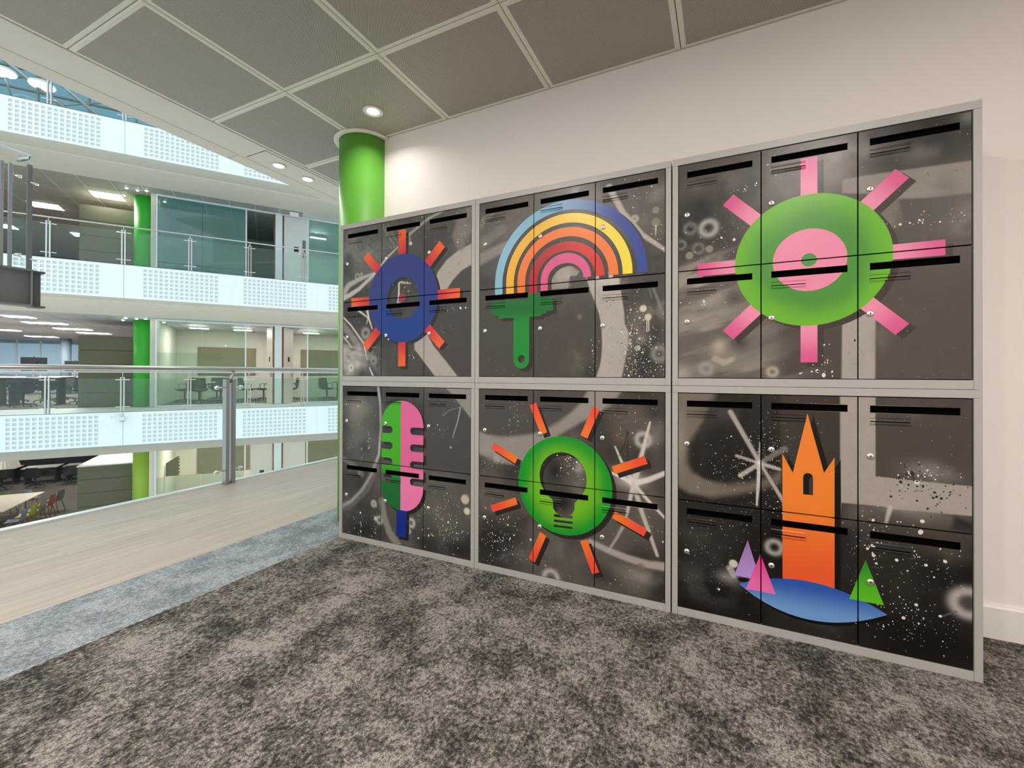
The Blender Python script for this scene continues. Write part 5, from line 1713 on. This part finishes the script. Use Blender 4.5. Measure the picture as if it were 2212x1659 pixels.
# ------------------------------------------------------------------ steel stair landing, left
LX, LY, LZ = -6.5, 1.925, 2.167
t = thing('stair_landing', 'dark steel stair landing with glass guarding at the left picture edge', 'stair landing', (LX, LY, LZ))
b = MB()
b.box(LX - .11, LX + .03, -3, LY, LZ - .018, LZ).box(LX - .11, LX + .03, -3, LY, LZ - .385, LZ - .367).box(LX - .05, LX - .038, -3, LY, LZ - .367, LZ - .018)
b.build('edge_beam', M['girder_mid'], t, org=(LX, LY, LZ))
MB().box(LX - .10, LX + .02, LY - .012, LY + .002, LZ - .367, LZ - .018).build('end_plate', M['steel_dark'], t, org=(LX, LY, LZ))
b = MB()
b.box(LX - .16, LX - .02, LY + .01, LY + .11, LZ - .018, LZ).box(LX - .16, LX - .02, LY + .01, LY + .11, LZ - .385, LZ - .367).box(LX - .14, LX - .06, LY + .01, LY + .085, LZ - .367, LZ - .018)
b.build('cross_beam', M['girder'], t, org=(LX, LY, LZ))
MB().box(LX - 1.6, LX - .05, -3, LY - .02, LZ - .06, LZ - .018).build('deck', M['girder'], t, org=(LX, LY, LZ))
MB().tube([(LX, -3, LZ + 1.255), (LX, LY - .01, LZ + 1.205), (LX - .05, LY - .01, LZ + 1.17), (LX - .12, LY - .08, LZ + 1.14)], .022, 12).build('handrail', M['steel'], t, org=(LX, LY, LZ + 1.2), smooth=True)
for y in (1.71, 1.77, LY - .018):
    MB().box(LX - .03, LX + .008, y - .012 - .006 * (y > 1.85), y + .012 + .006 * (y > 1.85), LZ, LZ + (1.05 if y < 1.85 else 1.09)).build('post_plate', M['girder_mid'] if y > 1.85 else M['steel_dark'], t, org=(LX, y, LZ), bevel=.002)
for a, b_ in ((.2, 1.69), (1.79, LY - .05)):
    MB().box(LX - .008, LX + .004, a, b_, LZ + .03, LZ + 1.02).build('glass_pane', M['glass_far'], t, org=(LX, a, LZ))
for z in (.93, .13):
    MB().tube([(LX + .02, 1.79, LZ + z), (LX + .03, 1.84, LZ + z)], [.012, .02], 10).build('glass_clamp', M['chrome'], t, org=(LX, 1.8, LZ + z), smooth=True)
    MB().tube([(LX + .0, LY - .02, LZ + z - .02), (LX + .01, LY + .045, LZ + z - .03)], [.008, .013], 10).build('glass_clamp', M['chrome'], t, org=(LX, LY, LZ + z), smooth=True)

# ------------------------------------------------------------------ glazed roof and trusses behind the topmost balustrade
rw = struct(MB().box(S0, S1, 3.0, 3.06, 7.88, 7.98).build('window_5', M['steel_dark'], frame=FR, org=(0, 3, 7.9)), 'roof glazing above the topmost storey')
for k in range(-6, 5):
    s = k * 1.15 - .4
    MB().box(s, s + .05, 2.98, 3.06, 7.98, 14).build('glazing_bar', M['dark_trim'], rw, org=(s, 3, 8))
for z in (8.45, 8.95, 9.5, 10.1, 10.8, 11.6):
    MB().box(S0, S1, 2.97, 3.05, z, z + .045).build('transom', M['dark_trim'], rw, org=(0, 3, z))
MB().box(S0, S1, 3.0, 3.01, 7.98, 14).build('pane', M['glass_roof'], rw, org=(0, 3, 8))
GT = 'tubular steel members under the roof glazing'
for (p, q, r, lab) in (((-4.2, 2.4, 10.8), (-1.9, 2.4, 8.95), .060, 'thick dark roof tube descending to the right, left one'), ((-2.9, 2.4, 10.4), (-.75, 2.4, 8.6), .050, 'dark roof tube descending to the right, right one'),
                       ((-4.0, 2.5, 9.2), (-1.5, 2.5, 10.1), .025, 'thin roof brace rising to the right, left one'), ((-3.4, 2.5, 10.2), (-3.0, 2.5, 8.9), .022, 'thin roof brace, steep one'),
                       ((-2.4, 2.5, 8.9), (-.6, 2.5, 9.6), .022, 'thin roof brace rising to the right, right one')):
    b = MB().tube([p, q], r, 10)
    o = b.build('roof_tube', M['steel_dark'] if r > .04 else M['dark_trim'], frame=FR, org=p, smooth=True)
    tag(o, lab, 'roof tube', GT)
for s, z, lab in ((-3.15, 9.55, 'glowing round stand-in for a mirrored lamp at the left picture edge'), (-2.35, 9.42, 'glowing elongated stand-in for a mirrored lamp above the topmost balustrade')):  # added discs stand in for ceiling lights mirrored in the glazing
    t = thing('lamp_reflection', lab, 'lamp reflection', (s, 2.3, z), FR)
    MB().lathe([(0, -.05), (.20, -.045), (.27, -.02), (.28, 0)], (s, 2.3, z), 24).build('diffuser', M['mirrored_glow'], t, org=(s, 2.3, z), smooth=True)
    MB().lathe([(.29, 0), (.29, .05), (.05, .09), (0, .09)], (s, 2.3, z), 24).build('housing', M['white_plastic'], t, org=(s, 2.3, z), smooth=True)

# zigzag edged wall panel and pleated lampshade on the lowest storey
zz = [(.30, -2.56), (.30, -2.10), (.66, -1.86)]
for k in range(6):
    za = -1.86 - k * .117
    zz += [(.70, za - .02), (.65, za - .0585), (.70, za - .097)]
zz += [(.66, -2.56)]
o = MB().prism(zz, 'y', 3.96, 4.0).build('zigzag_panel', M['olive'], frame=FR, org=(.5, 3.98, -2.56))
tag(o, 'olive panel with a zigzag right edge beside the yellow green column', 'wall panel')
t = thing('pendant_lamp', 'pale pleated lampshade hanging on the lowest storey at the left edge', 'pendant lamp', (-5.45, 9.0, CLG['D']), FR)
b = MB()
pr = [(.42 if k % 2 else .39) for k in range(48)]
for k in range(48):
    a0, a1 = 2 * math.pi * k / 48, 2 * math.pi * (k + 1) / 48
    r0_, r1_ = pr[k], pr[(k + 1) % 48]
    b.quad((-5.45 + r0_ * math.cos(a0), 9 + r0_ * math.sin(a0), -2.62), (-5.45 + r1_ * math.cos(a1), 9 + r1_ * math.sin(a1), -2.62),
           (-5.45 + r1_ * .75 * math.cos(a1), 9 + r1_ * .75 * math.sin(a1), -2.25), (-5.45 + r0_ * .75 * math.cos(a0), 9 + r0_ * .75 * math.sin(a0), -2.25))
b.build('shade', M['pod_top'], t, org=(-5.45, 9.0, -2.25))
MB().tube([(-5.45, 9.0, CLG['D']), (-5.45, 9.0, -2.25)], .008, 6).build('cord', M['black'], t, org=(-5.45, 9.0, CLG['D']))
